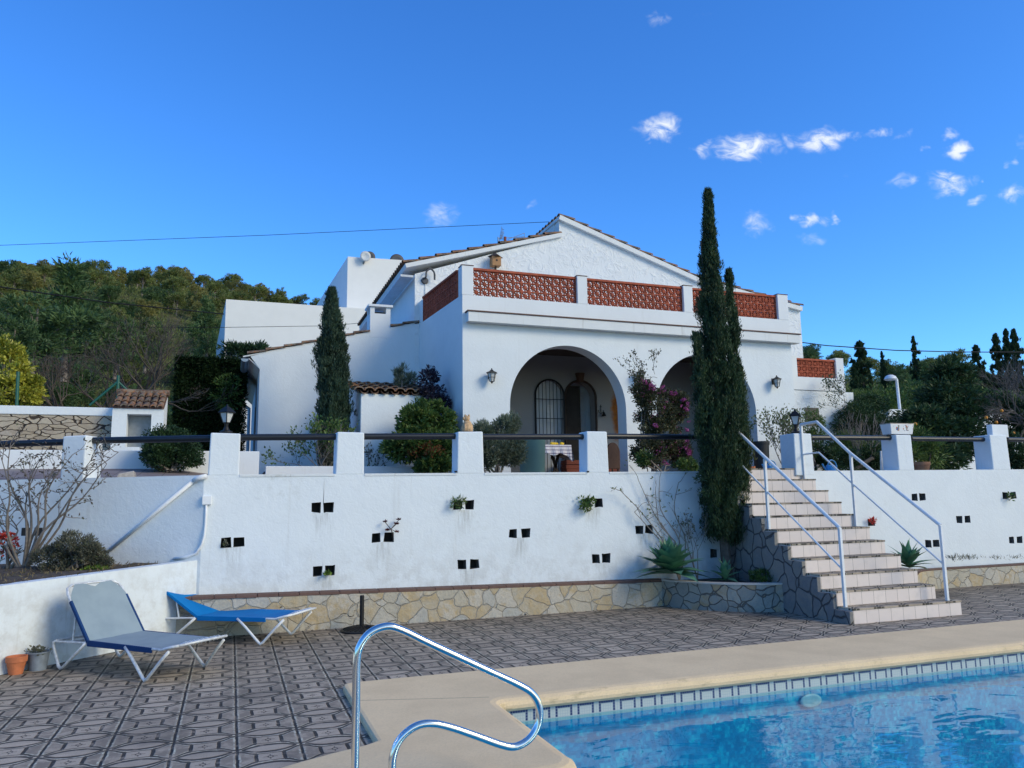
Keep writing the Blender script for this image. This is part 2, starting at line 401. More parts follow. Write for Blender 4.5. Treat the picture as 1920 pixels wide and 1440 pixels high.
# pool mosaic
m = Mat('pool_mosaic', .25, 0, .5); p = m.pos(); x, y, z = m.xyz(p)
w = m.noise(p, 4., 3, .6, color=True); va = m.n('ShaderNodeVectorMath'); va.operation = 'MULTIPLY_ADD'; m.l(w, va.inputs[0]); va.inputs[1].default_value = (.14, .14, 0); m.l(p, va.inputs[2])
q = X(m.nt, va.outputs[0]); X1, Y1, Z1 = m.xyz(q); s = 1/.03
wn = m.n('ShaderNodeTexWhiteNoise'); m.l(m.comb((X1*s).fl(), (Y1*s).fl(), (z*s).fl()), wn.inputs[0]); r = X(m.nt, wn.outputs[0])
pt = m.noise(q, 6., 4, .7)
c = m.ramp(r*.24+pt*.9-.08, [(.32, (.0, .20, .42)), (.48, (.0, .27, .52)), (.60, (.004, .40, .62)), (.74, (.03, .58, .72))])
m.col(c); M['pool_mosaic'] = m.m
# waterline band with key pattern, 25 mm mosaic, works on x- and y-facing walls
m = Mat('band_mosaic', .25, 0, .5); p = m.pos(); x, y, z = m.xyz(p); s = (x+y)
t = .0215; i = (s/t).fl(); iu = i-((i/9.).fl()*9.); j = ((z*-1.-.060)/t).fl()
top = (j < .5)*(iu < 6.5); col_ = (iu < .5).mx((iu > 5.5)*(iu < 6.5))*(j > .5)*(j < 3.5)
blue = (top+(j > .5)*(j < 1.5)*(iu > 1.5)*(iu < 8.5)*0.+col_).mn(1.)
gr = ((((s/t).fr()-.5).ab() > .37)+((((z*-1.-.060)/t).fr()-.5).ab() > .38)).mn(1.)
c = m.mix(blue, (.52, .57, .53), (.012, .03, .12)); m.col(m.mix(gr*.65, c, (.36, .43, .47))); M['band_mosaic'] = m.m
# water: see-through with fresnel reflection of rippled surface
m = Mat('water', .02); nt = m.nt; p = m.pos()
n1 = m.noise(m.scale(p, (1., 1.6, 1)), 1.7, 2, .45, .6); n2 = m.noise(m.scale(p, (1., 1.7, 1)), 5., 1, .5, .4)
bp = m.n('ShaderNodeBump'); m.l(n1*.88+n2*.12, bp.inputs['Height']); bp.inputs['Distance'].default_value = .020; bp.inputs['Strength'].default_value = .5
ge = m.n('ShaderNodeNewGeometry'); dp = m.n('ShaderNodeVectorMath'); dp.operation = 'DOT_PRODUCT'; m.l(ge.outputs['Incoming'], dp.inputs[0]); m.l(bp.outputs[0], dp.inputs[1])
fs = X(m.nt, dp.outputs['Value']).ab().mn(1.); frs = ((1.-fs).pw(5.)*.98+.02)
gl = m.n('ShaderNodeBsdfGlossy'); gl.inputs['Roughness'].default_value = .01; m.l(bp.outputs[0], gl.inputs['Normal'])
tr = m.n('ShaderNodeBsdfTransparent'); tr.inputs[0].default_value = (.62, .95, .99, 1)
mx = m.n('ShaderNodeMixShader'); m.l(frs, mx.inputs[0]); m.l(tr.outputs[0], mx.inputs[1]); m.l(gl.outputs[0], mx.inputs[2]); m.l(mx.outputs[0], m.out.inputs['Surface']); M['water'] = m.m
# chrome
m = Mat('chrome', .17, 1., .5); m.col((.80, .79, .76)); p = m.pos(); m.bump(m.noise(p, 3., 2), .0015, .3); M['chrome'] = m.m
# fabrics
def weave(name, c, c2):
    m = Mat(name, .8, 0, .2); p = m.pos(True); x, y, z = m.xyz(p)
    g = m.noise(p, 3., 4, .6); h = ((x*700).m('SINE')+(y*700).m('SINE'))*.25+.5
    m.col(m.mix(g.step(.35, .7)*.7, c, c2)); m.bump(h*.2+g*.5, .004, .5); M[name] = m.m
weave('faded_sling', (.28, .35, .39), (.22, .285, .325)); weave('blue_sling', (.0, .18, .50), (.0, .14, .42)); weave('sling_back', (.01, .05, .16), (.01, .04, .13))
m = Mat('striped_cloth', .85); p = m.pos(); x, y, z = m.xyz(p); s_ = ((z*14.).fr() < .22); m.col(m.mix(s_, (.68, .66, .70), (.16, .13, .22))); M['striped_cloth'] = m.m
# floral ceramic
m = Mat('floral_ceramic', .25, 0, .5); p = m.pos(True); f = m.noise(p, 16., 3, .6); x, y, z = m.xyz(p)
msk = ((z-.11).ab() < .05)*(((x/.22+.1).fr()-.5).ab() < .3)*f.step(.5, .56)
m.col(m.mix(msk, (.74, .76, .78), m.ramp(m.noise(p, 30., 2), [(.4, (.05, .08, .40)), (.52, (.15, .30, .16)), (.6, (.50, .16, .14))]))); M['floral_ceramic'] = m.m
# foliage
def leafmat(name, a, b, c=None, rough=.55, sc=2.2, tr=.25, spec=.35):
    m = Mat(name, rough, 0, spec); p = m.pos(); n1 = m.noise(p, sc, 3, .6); n2 = m.noise(p, 23., 2, .6)
    col = m.mix((n1*.55+n2*.45).step(.36, .62), a, b)
    if c: col = m.mix(m.noise(p, sc*4.3, 2, .5).step(.58, .68), col, c)
    m.col(col)
    t = m.n('ShaderNodeBsdfTranslucent'); m.l(col, t.inputs[0]); mx = m.n('ShaderNodeMixShader'); mx.inputs[0].default_value = tr
    m.l(m.b.outputs[0], mx.inputs[1]); m.l(t.outputs[0], mx.inputs[2]); m.l(mx.outputs[0], m.out.inputs['Surface']); M[name] = m.m
leafmat('pine_leaf', (0.0782, 0.1212, 0.0352), (0.2248, 0.2639, 0.0782), (0.2932, 0.2737, 0.1173), sc=.35)
leafmat('pine_dark', (0.0386, 0.0827, 0.0331), (0.1157, 0.1928, 0.0661), sc=.6)
leafmat('pine_olive', (0.1200, 0.1360, 0.0400), (0.2880, 0.2720, 0.0880), sc=.35)
leafmat('cypress_leaf', (0.0175, 0.0400, 0.0200), (0.0475, 0.0938, 0.0375), (0.0688, 0.1063, 0.0438), sc=1.8)
leafmat('cypress_blue', (0.0252, 0.0532, 0.0336), (0.0630, 0.1120, 0.0700), sc=2.)
leafmat('cypress_gold', (0.0600, 0.0750, 0.0200), (0.1100, 0.1200, 0.0300), sc=3)
leafmat('shrub_leaf', (0.0352, 0.0800, 0.0224), (0.1200, 0.2000, 0.0480), (0.2240, 0.2560, 0.0640), sc=3.)
leafmat('shrub_dark', (0.0170, 0.0442, 0.0204), (0.0510, 0.1020, 0.0374), sc=3.)
leafmat('shrub_lime', (0.1300, 0.1700, 0.0200), (0.5000, 0.4800, 0.0600), (0.6200, 0.5800, 0.1800), sc=2.)
leafmat('rosemary', (0.0790, 0.1141, 0.0702), (0.2282, 0.2633, 0.1755), (0.3510, 0.3510, 0.2633), sc=4.)
leafmat('olive_grey', (0.0805, 0.0862, 0.0633), (0.1725, 0.1725, 0.1265), (0.1150, 0.1380, 0.0575), sc=5.)
leafmat('rose_leaf', (0.0700, 0.1000, 0.0350), (0.2000, 0.2400, 0.1000), (0.2200, 0.1700, 0.0900), sc=6.)
leafmat('purple_leaf', (0.0216, 0.0168, 0.0336), (0.0480, 0.0420, 0.0720), sc=5.)
leafmat('bougain_leaf', (0.0364, 0.0520, 0.0234), (0.1105, 0.1170, 0.0585), (0.1690, 0.1040, 0.0910), sc=5.)
leafmat('bract_pink', (.34, .05, .22), (.50, .12, .34), sc=5., tr=.4)
leafmat('red_leaf', (0.1000, 0.0700, 0.0200), (0.3200, 0.1000, 0.0400), sc=6.)
leafmat('red_flower', (0.5000, 0.0300, 0.0250), (0.6500, 0.0800, 0.0500), sc=9.)
leafmat('brown_twig', (0.0600, 0.0450, 0.0360), (0.1020, 0.0780, 0.0600), sc=3.)
leafmat('green_bright', (0.0800, 0.1500, 0.0200), (0.2000, 0.3000, 0.0500), sc=9.)
leafmat('hedge_dark', (.008, .022, .008), (.022, .045, .016), sc=3., spec=.15)
leafmat('dry_grass', (0.1300, 0.1000, 0.0600), (0.2500, 0.2000, 0.1100), (0.0800, 0.1100, 0.0300), sc=5.)
leafmat('succulent_red', (0.0500, 0.0120, 0.0180), (0.1200, 0.0250, 0.0300), sc=9., tr=.05)
def agmat():
    m = Mat('agave_leaf', .42, 0, .45); p = m.pos(); n1 = m.noise(p, 2.5, 3); m.col(m.mix(n1.step(.35, .65), (.06, .17, .105), (.13, .29, .17))); M['agave_leaf'] = m.m
agmat(); leafmat('agave_lime', (0.1600, 0.2600, 0.0600), (0.2200, 0.3200, 0.0900), tr=.1)
# ground & hills
m = Mat('ground_earth', .95, 0, .1); p = m.pos(); a = m.noise(p, .12, 5, .6); b = m.noise(p, 2., 5, .7)
m.col(m.mix(b.step(.4, .65), m.ramp(a, [(.35, (.09, .09, .045)), (.6, (.15, .135, .075))]), (.07, .08, .035))); m.bump(b, .2, .6); M['ground_earth'] = m.m
# ------------------------------------------------------------------ camera, sky, sun
cd = bpy.data.cameras.new('Camera'); cam = bpy.data.objects.new('Camera', cd); COL.objects.link(cam); SC.camera = cam
cd.sensor_width = 36; cd.lens = 27.0; cd.clip_end = 3000; cd.clip_start = .05
R = Matrix((tuple(RT), tuple(UP), tuple(-FW))).transposed().to_4x4(); cam.matrix_world = Matrix.Translation(Vector(EYE)) @ R
SUN_AZ = rad(136); SUN_EL = rad(30)     # azimuth from +Y towards +X
sd = bpy.data.lights.new('Sun', 'SUN'); sd.energy = 1.90; sd.angle = rad(24); sd.color = (1., .87, .60)
so = bpy.data.objects.new('Sun', sd); COL.objects.link(so)
sv = Vector((math.sin(SUN_AZ)*math.cos(SUN_EL), math.cos(SUN_AZ)*math.cos(SUN_EL), math.sin(SUN_EL)))
so.rotation_euler = sv.to_track_quat('Z', 'Y').to_euler(); so.location = (20, -20, 30)
W = bpy.data.worlds.new('World'); SC.world = W; W.use_nodes = True; nt = W.node_tree; bg = nt.nodes['Background']
class WM(Mat):
    def __init__(s): s.nt = nt
w = WM(); sky = nt.nodes.new('ShaderNodeTexSky'); sky.sky_type = 'NISHITA'; sky.sun_disc = False
sky.sun_elevation = SUN_EL; sky.sun_rotation = SUN_AZ; sky.air_density = 1.0; sky.dust_density = .25; sky.ozone_density = 2.2; sky.altitude = 100
hs = nt.nodes.new('ShaderNodeHueSaturation'); hs.inputs['Saturation'].default_value = 1.22; hs.inputs['Value'].default_value = 1.0; hs.inputs['Hue'].default_value = .505
nt.links.new(sky.outputs[0], hs.inputs['Color'])
tint = nt.nodes.new('ShaderNodeMix'); tint.data_type = 'RGBA'; tint.blend_type = 'MULTIPLY'; tint.inputs[0].default_value = 1; nt.links.new(hs.outputs[0], tint.inputs[6]); 
gen = X(nt, nt.nodes.new('ShaderNodeTexCoord').outputs['Generated'])
sdn = nt.nodes.new('ShaderNodeVectorMath'); sdn.operation = 'DOT_PRODUCT'; nt.links.new(gen.k, sdn.inputs[0]); sdn.inputs[1].default_value = tuple(sv); aur = X(nt, sdn.outputs['Value']).step(.30, .80)   # the sky whitens towards the sun
nt.links.new(w.mix(aur, (.60, 1.07, 1.50), (1.05, 1.06, 1.03)).k, tint.inputs[7])
def dotc(v):
    n = nt.nodes.new('ShaderNodeVectorMath'); n.operation = 'DOT_PRODUCT'; nt.links.new(gen.k, n.inputs[0]); n.inputs[1].default_value = tuple(v); return X(nt, n.outputs['Value'])
fh = np.array([math.sin(YAW), math.cos(YAW), 0]); rh = np.array([math.cos(YAW), -math.sin(YAW), 0])
fd = dotc(fh); ca = dotc(rh)/fd.mx(.05); cb = dotc((0, 0, 1))/fd.mx(.05)
fz = w.noise(w.comb(ca, cb*1.5, 0.), 34., 6, .62, .9); fz2 = w.noise(w.comb(ca, cb, 3.), 15., 3, .6)
wx = w.noise(w.comb(ca, cb, 7.), 22., 3, .6); wy = w.noise(w.comb(ca, cb, 13.), 22., 3, .6)
aa = ca+(wx-.5)*.07; bb = cb+(wy-.5)*.04
acc = None
for (px, py, hw, hh, st) in [(1240,243,40,22,.95),(1327,280,15,15,.7),(1395,278,55,27,.95),(1480,265,20,15,.6),(1540,265,48,22,.95),(1590,258,26,12,.7),(1618,253,16,10,.7),(1650,248,20,9,.6),(1700,253,24,9,.4),(1780,248,22,9,.6),(1793,279,28,18,1),(1722,280,8,7,.4),(1780,343,44,21,.8),(1840,343,8,9,.4),(1690,343,30,13,.5),(1840,382,20,11,.7),(1900,362,26,17,.7),(1895,312,12,13,.7),(1912,270,18,17,.35),(1422,416,34,22,.65),(1515,415,20,13,.85),(1548,408,22,11,.5),(1568,408,10,12,.85),(1530,445,26,13,.4),(1582,328,18,9,.3),(830,405,32,28,.5),(997,384,13,11,.5),(1235,38,20,15,.5),(1320,28,26,14,.25),(1145,382,9,7,.2)]:
    d = ray(px, py); k = np.dot(d, fh); a0 = np.dot(d, rh)/k; b0 = d[2]/k; s = 1/F/k*1.75
    e = (((aa-a0)/(hw*s)).pw(2.)+((bb-b0-(aa-a0)*.12)/(hh*s)).pw(2.)).m('SQRT').step(1.05, .0)*st
    acc = e if acc is None else acc.mx(e)
cl = ((acc*(fz*2.6-.45)+(fz2-.5)*.25*acc).step(.16, 1.15))*.92
cl = cl*(fd > .05)
sep = nt.nodes.new('ShaderNodeMix'); sep.data_type = 'RGBA'; nt.links.new(cl.k, sep.inputs[0]); nt.links.new(tint.outputs[2], sep.inputs[6]); sep.inputs[7].default_value = (5.4, 5.7, 6.0, 1)
nt.links.new(sep.outputs[2], bg.inputs[0]); bg.inputs[1].default_value = .15
SC.view_settings.view_transform = 'Standard'; SC.view_settings.look = 'None'; SC.view_settings.gamma = 1; SC.view_settings.exposure = .27
SC.cycles.max_bounces = 8; SC.cycles.transparent_max_bounces = 12; SC.cycles.caustics_reflective = False; SC.cycles.caustics_refractive = False; SC.cycles.use_denoising = True

# ------------------------------------------------------------------ terrain
PTS = [(-2200, 1.5), (-900, 470), (0, 482), (100, 474), (200, 490), (330, 494), (420, 510), (520, 540), (600, 562), (700, 590), (800, 600), (1000, 610), (1480, 638), (1560, 643), (1700, 654), (1760, 660), (1830, 688), (1920, 705), (2400, 740), (3500, 800)]
PR = [(-1.6, .16)]
for px, py in PTS[1:]:
    d = ray(px, py); PR.append((math.atan2(d[0], d[1]), d[2]/math.hypot(d[0], d[1])))
PR.append((1.9, .02)); PR.sort()
def crest(az): return float(np.interp(az, [a for a, _ in PR], [b for _, b in PR]))
def ground_h(x, y):
    r = math.hypot(x, y); az = math.atan2(x, y); 
    base = -2.6+4.45*sm((y-17.6)/1.3)
    if y < 17: return base
    e = max(.0, crest(az)-.047)*150; t = sm((r-26)/(124))
    if r > 150: t = 1.
    v = base+t*(max(0, e-1.35))
    if x < 2: v += .40*sm((2-x)/2.5)*sm((y-17)/2)
    if r > 30: v += 1.2*math.sin(x*.13+1)*math.sin(y*.11)*sm((r-30)/40)
    return v
def ground_mesh():
    xs = sorted(set([round(v, 2) for v in np.concatenate([np.linspace(-260, -30, 40), np.linspace(-30, 45, 76), np.linspace(45, 330, 45)])]))
    ys = sorted(set([round(v, 2) for v in np.concatenate([np.linspace(-300, -10, 12), np.linspace(-10, 9, 8), [12, 15], np.linspace(17, 19, 9), np.linspace(19.5, 40, 26), np.linspace(42, 320, 60)])]))
    vs = []
    for y in ys:
        for x in xs:
            vs.append((x, y, ground_h(x, y)))
    nx = len(xs); fs = [(j*nx+i, j*nx+i+1, (j+1)*nx+i+1, (j+1)*nx+i) for j in range(len(ys)-1) for i in range(nx-1)]
    b = MB(); b.add(vs, fs); o = b.build('ground', 'ground_earth', smooth=True); tag(o, kind='structure')
ground_mesh()
# paved pool deck with an opening for the pool
PC = (1.85, 2.2)       # centre of the round step bay
RI, RO, CZ, WZ = 2.2, 3.2, .05, -.15
def outline(ri, yfar, xleft):   # pool-side outline from far right, to the corner, round the bay
    pts = [(30., yfar)]
    pts.append((xleft+.10, yfar)); 
    for a in range(0, 91, 15): 
        t = rad(90+a); pts.append((xleft+.14+.14*math.cos(t), yfar-.14+.14*math.sin(t)))
    return pts
inner = [(30., 6.0), (2.12, 6.0)]+[(2.1+.15*math.cos(rad(a)), 5.85+.15*math.sin(rad(a))) for a in (105, 120, 135, 150, 165, 180)]
inner += [(1.95, 4.62)]+[(1.82+.14*math.cos(rad(a)), 4.54+.14*math.sin(rad(a))) for a in (20, 0, -20, -40, -60, -80)]
inner += [(PC[0]+RI*math.cos(rad(a)), PC[1]+RI*math.sin(rad(a))) for a in range(94, 268, 4)]
inner += [(1.95, -.1), (1.95, -3.5), (30, -3.5)]
outer = [(31., 7.02), (1.05, 7.02), (.97, 6.98), (.95, 6.9), (.95, 5.30)]
outer += [(PC[0]+RO*math.cos(rad(a)), PC[1]+RO*math.sin(rad(a))) for a in range(108, 256, 4)]
outer += [(.95, -1.), (.95, -4.6), (31, -4.6)]
def fill(polys_outer, holes, z, name, mat, kind=None):
    import bmesh
    bm = bmesh.new()
    es = []
    for pl in [polys_outer]+holes:
        vv = [bm.verts.new((x, y, z)) for x, y in pl]
        for i in range(len(vv)): es.append(bm.edges.new((vv[i], vv[(i+1) % len(vv)])))
    bmesh.ops.triangle_fill(bm, use_beauty=True, edges=es, use_dissolve=False)
    me = bpy.data.meshes.new(name); bm.normal_update()
    for f in bm.faces:
        if f.normal.z < 0: f.normal_flip()
    bm.to_mesh(me); bm.free()
    o = bpy.data.objects.new(name, me); COL.objects.link(o); me.materials.append(M[mat]); tag(o, kind='structure'); return o
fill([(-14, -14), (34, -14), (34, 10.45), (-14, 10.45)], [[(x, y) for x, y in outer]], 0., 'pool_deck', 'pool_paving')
# coping: profile swept inner->outer (bullnose)
def coping():
    b = MB(); n = len(inner)
    def inset(pl, d, closed=True):
        out = []; L = len(pl)
        for i in range(L):
            p0, p1, p2 = np.array(pl[i-1]), np.array(pl[i]), np.array(pl[(i+1) % L])
            t = unit((unit(p1-p0)+unit(p2-p1))); nn = np.array([t[1], -t[0]]); 
            out.append(tuple(p1+nn*d))
        return out
    import bmesh
    bm = bmesh.new(); rings = []
    # inner ring: offsets towards pool positive = overhang
    sgn = 1.
    for pl, offs in ((inner, [(.0, -.06), (-.035, -.052), (-.055, -.03), (-.058, -.005), (-.045, .025), (-.015, .042), (.03, .05)]), (outer, [(.0, .05-.05-.004), (.0, .03), (-.012, .045), (-.035, .05)])):
        rr = []
        for d, z in offs:
            q = inset(pl, (-d if pl is inner else -d)*(-1))
            rr.append([bm.verts.new((x, y, z)) for x, y in q])
        for a, c in zip(rr[:-1], rr[1:]):
            L = len(a)
            for i in range(L): bm.faces.new((a[i], a[(i+1) % L], c[(i+1) % L], c[i]))
        rings.append(rr[-1])
    es = []
    for r in rings:
        L = len(r)
        for i in range(L):
            es.append(bm.edges.get((r[i], r[(i+1) % L])))
    bmesh.ops.triangle_fill(bm, use_beauty=True, edges=es, use_dissolve=False)
    bmesh.ops.recalc_face_normals(bm, faces=bm.faces[:])
    me = bpy.data.meshes.new('pool_coping'); bm.to_mesh(me); bm.free(); me.shade_auto_smooth() if hasattr(me, 'shade_auto_smooth') else None
    o = bpy.data.objects.new('pool_coping', me); COL.objects.link(o); me.materials.append(M['coping_stone']); tag(o, kind='structure')
    return o
cop = coping()
def signed(pl): return sum(pl[i-1][0]*pl[i][1]-pl[i][0]*pl[i-1][1] for i in range(len(pl)))
# pool shell: waterline band, walls, floor
b = MB(); b2 = MB(); L = len(inner)
for i in range(L):
    p, q = inner[i], inner[(i+1) % L]
    b.quad((p[0], p[1], -.035), (q[0], q[1], -.035), (q[0], q[1], -.175), (p[0], p[1], -.175))
    b2.quad((p[0], p[1], -.175), (q[0], q[1], -.175), (q[0], q[1], -1.35), (p[0], p[1], -1.35))
o = b.build('pool_band', 'band_mosaic'); tag(o, kind='structure')
o = b2.build('pool_wall', 'pool_mosaic'); tag(o, kind='structure')
fill(inner, [], -1.35, 'pool_floor', 'pool_mosaic')
fill([(x, y) for x, y in inner], [], WZ, 'water', 'water')
# underwater lamp ring on the far wall
t = thing('pool_light', 'round pale underwater pool light just below the far waterline', 'pool light', (at(1518, 1288, 5.99)[0], 5.99, at(1518, 1288, 5.99)[2]))
c = at(1518, 1288, 5.98); c[2] = -.26
rimb = MB(); rimb.lathe([(.085, -.012), (.115, -.012), (.12, 0.), (.11, .008), (.09, .008), (.085, 0.)], c, 28, 'y')
rimb.v = [(x, y, c[2]+(z-c[2])*.5) for x, y, z in rimb.v]; rimb.build('rim', 'grey_pvc', t, smooth=True)
lb = MB(); lb.lathe([(.001, -.005), (.084, -.004), (.084, .006), (.001, .01)], c, 24, 'y'); lb.v = [(x, y, c[2]+(z-c[2])*.5) for x, y, z in lb.v]; lb.build('lens', 'lens_blue', t, smooth=True)
# terrace paving behind the wall
def tz(x, y): return 1.90+.42*sm((y-11)/5)*sm((1.2-x)/2.5)
xs = np.concatenate([np.linspace(-9, 2, 34), np.linspace(3, 32, 20)]); vs = []; n = len(xs)
for k in range(16):
    for x in xs:
        ylo = 10.72 if x > -.33 else 10.72+(-.33-x)*.467
        y = ylo+(19.4-ylo)*k/15; vs.append((x, y, tz(x, y)))
b = MB(); b.add(vs, [(j*n+i, j*n+i+1, (j+1)*n+i+1, (j+1)*n+i) for j in range(15) for i in range(n-1)])
tag(b.build('terrace_floor', 'terrace_paving', smooth=True), kind='structure')
# ------------------------------------------------------------------ retaining walls, pillars, rails, ledges, planters
SIDE = MB()
def wallface(b, rec, x0, x1, zb, ztf, y, holes, thick=.3, jit=.010):
    """front face at y with recessed square holes [(xc,zc,w,h)]"""
    xs = {x0, x1}; zs = {zb}
    for xc, zc, w, h in holes: xs |= {round(xc-w/2, 4), round(xc+w/2, 4)}; zs |= {round(zc-h/2, 4), round(zc+h/2, 4)}
    xs = sorted(xs); zs = sorted(zs)+[None]
    hset = [(round(xc-w/2, 4), round(xc+w/2, 4), round(zc-h/2, 4), round(zc+h/2, 4)) for xc, zc, w, h in holes]
    inside = lambda xa, xb, za, zb_: any(xa >= h[0]-1e-6 and xb <= h[1]+1e-6 and za >= h[2]-1e-6 and zb_ <= h[3]+1e-6 for h in hset)
    J = {}
    def P(x, z):
        zz = ztf(x) if z is None else z
        if z is not None and any(abs(x-h[0]) < 1e-6 or abs(x-h[1]) < 1e-6 for h in hset) and any((abs(z-h[2]) < 1e-6 or abs(z-h[3]) < 1e-6) and (abs(x-h[0]) < 1e-6 or abs(x-h[1]) < 1e-6) for h in hset):
            if (x, z) not in J: J[(x, z)] = (random.uniform(-jit, jit), random.uniform(-jit, jit))
            return (x+J[(x, z)][0], y, zz+J[(x, z)][1])
        return (x, y, zz)
    for xa, xb in zip(xs[:-1], xs[1:]):
        for za, zc in zip(zs[:-1], zs[1:]):
            if zc is not None and inside(xa, xb, za, zc): continue
            b.quad(P(xa, za), P(xb, za), P(xb, zc), P(xa, zc))
    for h in hset:
        a, c_, d, e = P(h[0], h[2]), P(h[1], h[2]), P(h[1], h[3]), P(h[0], h[3]); q = .16
        B = [(p[0], p[1]+q, p[2]) for p in (a, c_, d, e)]; A = [a, c_, d, e]
        for i in range(4): SIDE.quad(A[i], A[(i+1) % 4], B[(i+1) % 4], B[i])
        rec.quad(*B)
YW = 10.42
ztop = lambda x: 1.6+(1.945+(x+.3)*.0042-1.6)*(YW/10.57)
hp = [(593,955),(616,954),(705,1008),(729,1008),(424,1019),(449,1019),(595,1070),(619,1069),(858,945),(881,948),(867,1057),(890,1055),(962,1000),(986,999),(1100,944),(1123,943),(1118,1048),(1137,1048),(1199,993),(1217,993),(1318,940),(1342,940),(1338,1036),(1362,1036)]
def snap(l):
    out = []
    for p in l:
        q = at(*p, YW); z = min((1.515, 1.105, .705), key=lambda a: abs(a-q[2])); out.append((q[0], z, .125, .125))
    return out
def pillar(parent, x0, x1, y0, y1, z0, z1, j=.008):
    r = lambda: random.uniform(-j, j)
    p = [(x0+r()*.5, y0-.003, z0), (x1+r()*.5, y0-.003, z0), (x1, y1, z0), (x0, y1, z0), (x0+r()+.006, y0+.002, z1+r()), (x1+r()-.006, y0+.002, z1+r()), (x1-.006, y1, z1+r()), (x0+.006, y1, z1+r())]
    b = MB(); b.hexa(p); return b.build('pillar', 'retaining_paint', parent, bevel=.018, seg=3)
def rail(parent, a, c, r=.043):
    b = MB(); b.tube([a, c], r, 16); return b.build('rail', 'black_paint', parent, smooth=False)
# main wall
t = thing('retaining_wall', 'long white rendered terrace wall with pillars, black rails and small square weep holes, left of the steps', 'wall', (3.3, YW, 0))
b = MB(); rec = MB(); wallface(b, rec, -.33, 7.27, -.1, ztop, YW, snap(hp))
for xa, xb in ((-.33, 7.27),): b.quad((xa, YW, ztop(xa)), (xb, YW, ztop(xb)), (xb, YW+.3, ztop(xb)), (xa, YW+.3, ztop(xa))); b.quad((xb, YW+.3, ztop(xb)), (xb, YW+.3, 0), (xa, YW+.3, 0), (xa, YW+.3, ztop(xa)))
b.quad((7.27, YW, -.1), (7.27, YW+.3, -.1), (7.27, YW+.3, ztop(7.27)), (7.27, YW, ztop(7.27)))
b.build('wall_body', 'retaining_paint', t); rec.build('weep_hole', 'weep_dark', t); SIDE.build('weep_hole_lining', 'weep_side', t); SIDE = MB()
PX = [(392, 450, 812), (630, 683, 810), (857, 907, 809), (1100, 1141, 809)]; pr = []
for a, c, ty in PX:
    xa, xc = at(a, 850, YW)[0], at(c, 850, YW)[0]; z1 = at(a, ty, YW)[2]; pr.append((xa, xc, z1))
    pillar(t, xa, xc, YW, YW+.29, ztop(xa)-.01, z1)
zr = lambda x: 2.415+(x+.3)*.0088 if x > 0 else 2.41
rz = lambda px, py: at(px, py, YW+.14)
rail(t, rz(450, 820), rz(640, 819)); rail(t, rz(678, 818.5), rz(860, 818)); rail(t, rz(900, 819), rz(1094, 819)); rail(t, rz(1136, 818), (7.1, YW+.14, rz(1295, 819)[2]))
edges = [p[1] for p in pr]; starts = [p[0] for p in pr[1:]]+[7.27]
for xa, xb in zip(edges, starts):
    b = MB(); b.hexa([(xa+.004, YW-.008, ztop(xa)-.028), (xb-.004, YW-.008, ztop(xb)-.028), (xb-.004, YW+.28, ztop(xb)-.028), (xa+.004, YW+.28, ztop(xa)-.028), (xa+.004, YW-.008, ztop(xa)+.006), (xb-.004, YW-.008, ztop(xb)+.006), (xb-.004, YW+.28, ztop(xb)+.006), (xa+.004, YW+.28, ztop(xa)+.006)]); b.build('wall_cap', 'cap_paint', t, bevel=.004)
for px, py in ((1102, 884), (855, 884)):
    q = at(px, py, YW); MB().tube([(q[0], YW+.05, q[2]), (q[0], YW-.03, q[2]-.004)], .012, 8).build('drain_spout', 'rubber', t)
# right wall
t2 = thing('retaining_wall', 'white rendered terrace wall with pillars and weep holes, right of the steps', 'wall', (13, YW, 0))
b = MB(); rec = MB(); h2 = snap([(1715,933),(1730,933),(1799,975),(1814,975),(1741,1023),(1756,1023),(1885,929),(1900,928),(1897,1015),(1912,1015),(1634,983)])
h2 = [(x, z, .14, .125) for x, z, w_, h_ in h2]
wallface(b, rec, 8.97, 24., -.1, ztop, YW, h2)
b.quad((8.97, YW, ztop(8.97)), (24, YW, ztop(24)), (24, YW+.3, ztop(24)), (8.97, YW+.3, ztop(8.97))); b.quad((24, YW+.3, ztop(24)), (24, YW+.3, 0), (8.97, YW+.3, 0), (8.97, YW+.3, ztop(8.97)))
b.build('wall_body', 'wall_paint', t2); rec.build('weep_hole', 'weep_dark', t2); SIDE.build('weep_hole_lining', 'weep_side', t2)
PX2 = [(1490, 1525, 812), (1683, 1712, 815), (1859, 1892, 815)]; pr2 = []
for a, c, ty in PX2:
    xa, xc = at(a, 850, YW)[0], at(c, 850, YW)[0]; z1 = at(a, ty, YW)[2]; pr2.append((xa, xc, z1))
    pillar(t2, xa, xc, YW, YW+.36, (1.9 if a < 1500 else ztop(xa)-.01), z1)
pillar(t2, 15.6, 15.95, YW, YW+.36, 2.0, 2.65)
rail(t2, rz(1520, 820.5), rz(1671, 821)); rail(t2, rz(1708, 822.5), rz(1847, 824)); rail(t2, rz(1888, 824), (15.7, YW+.14, rz(1920, 824)[2]))
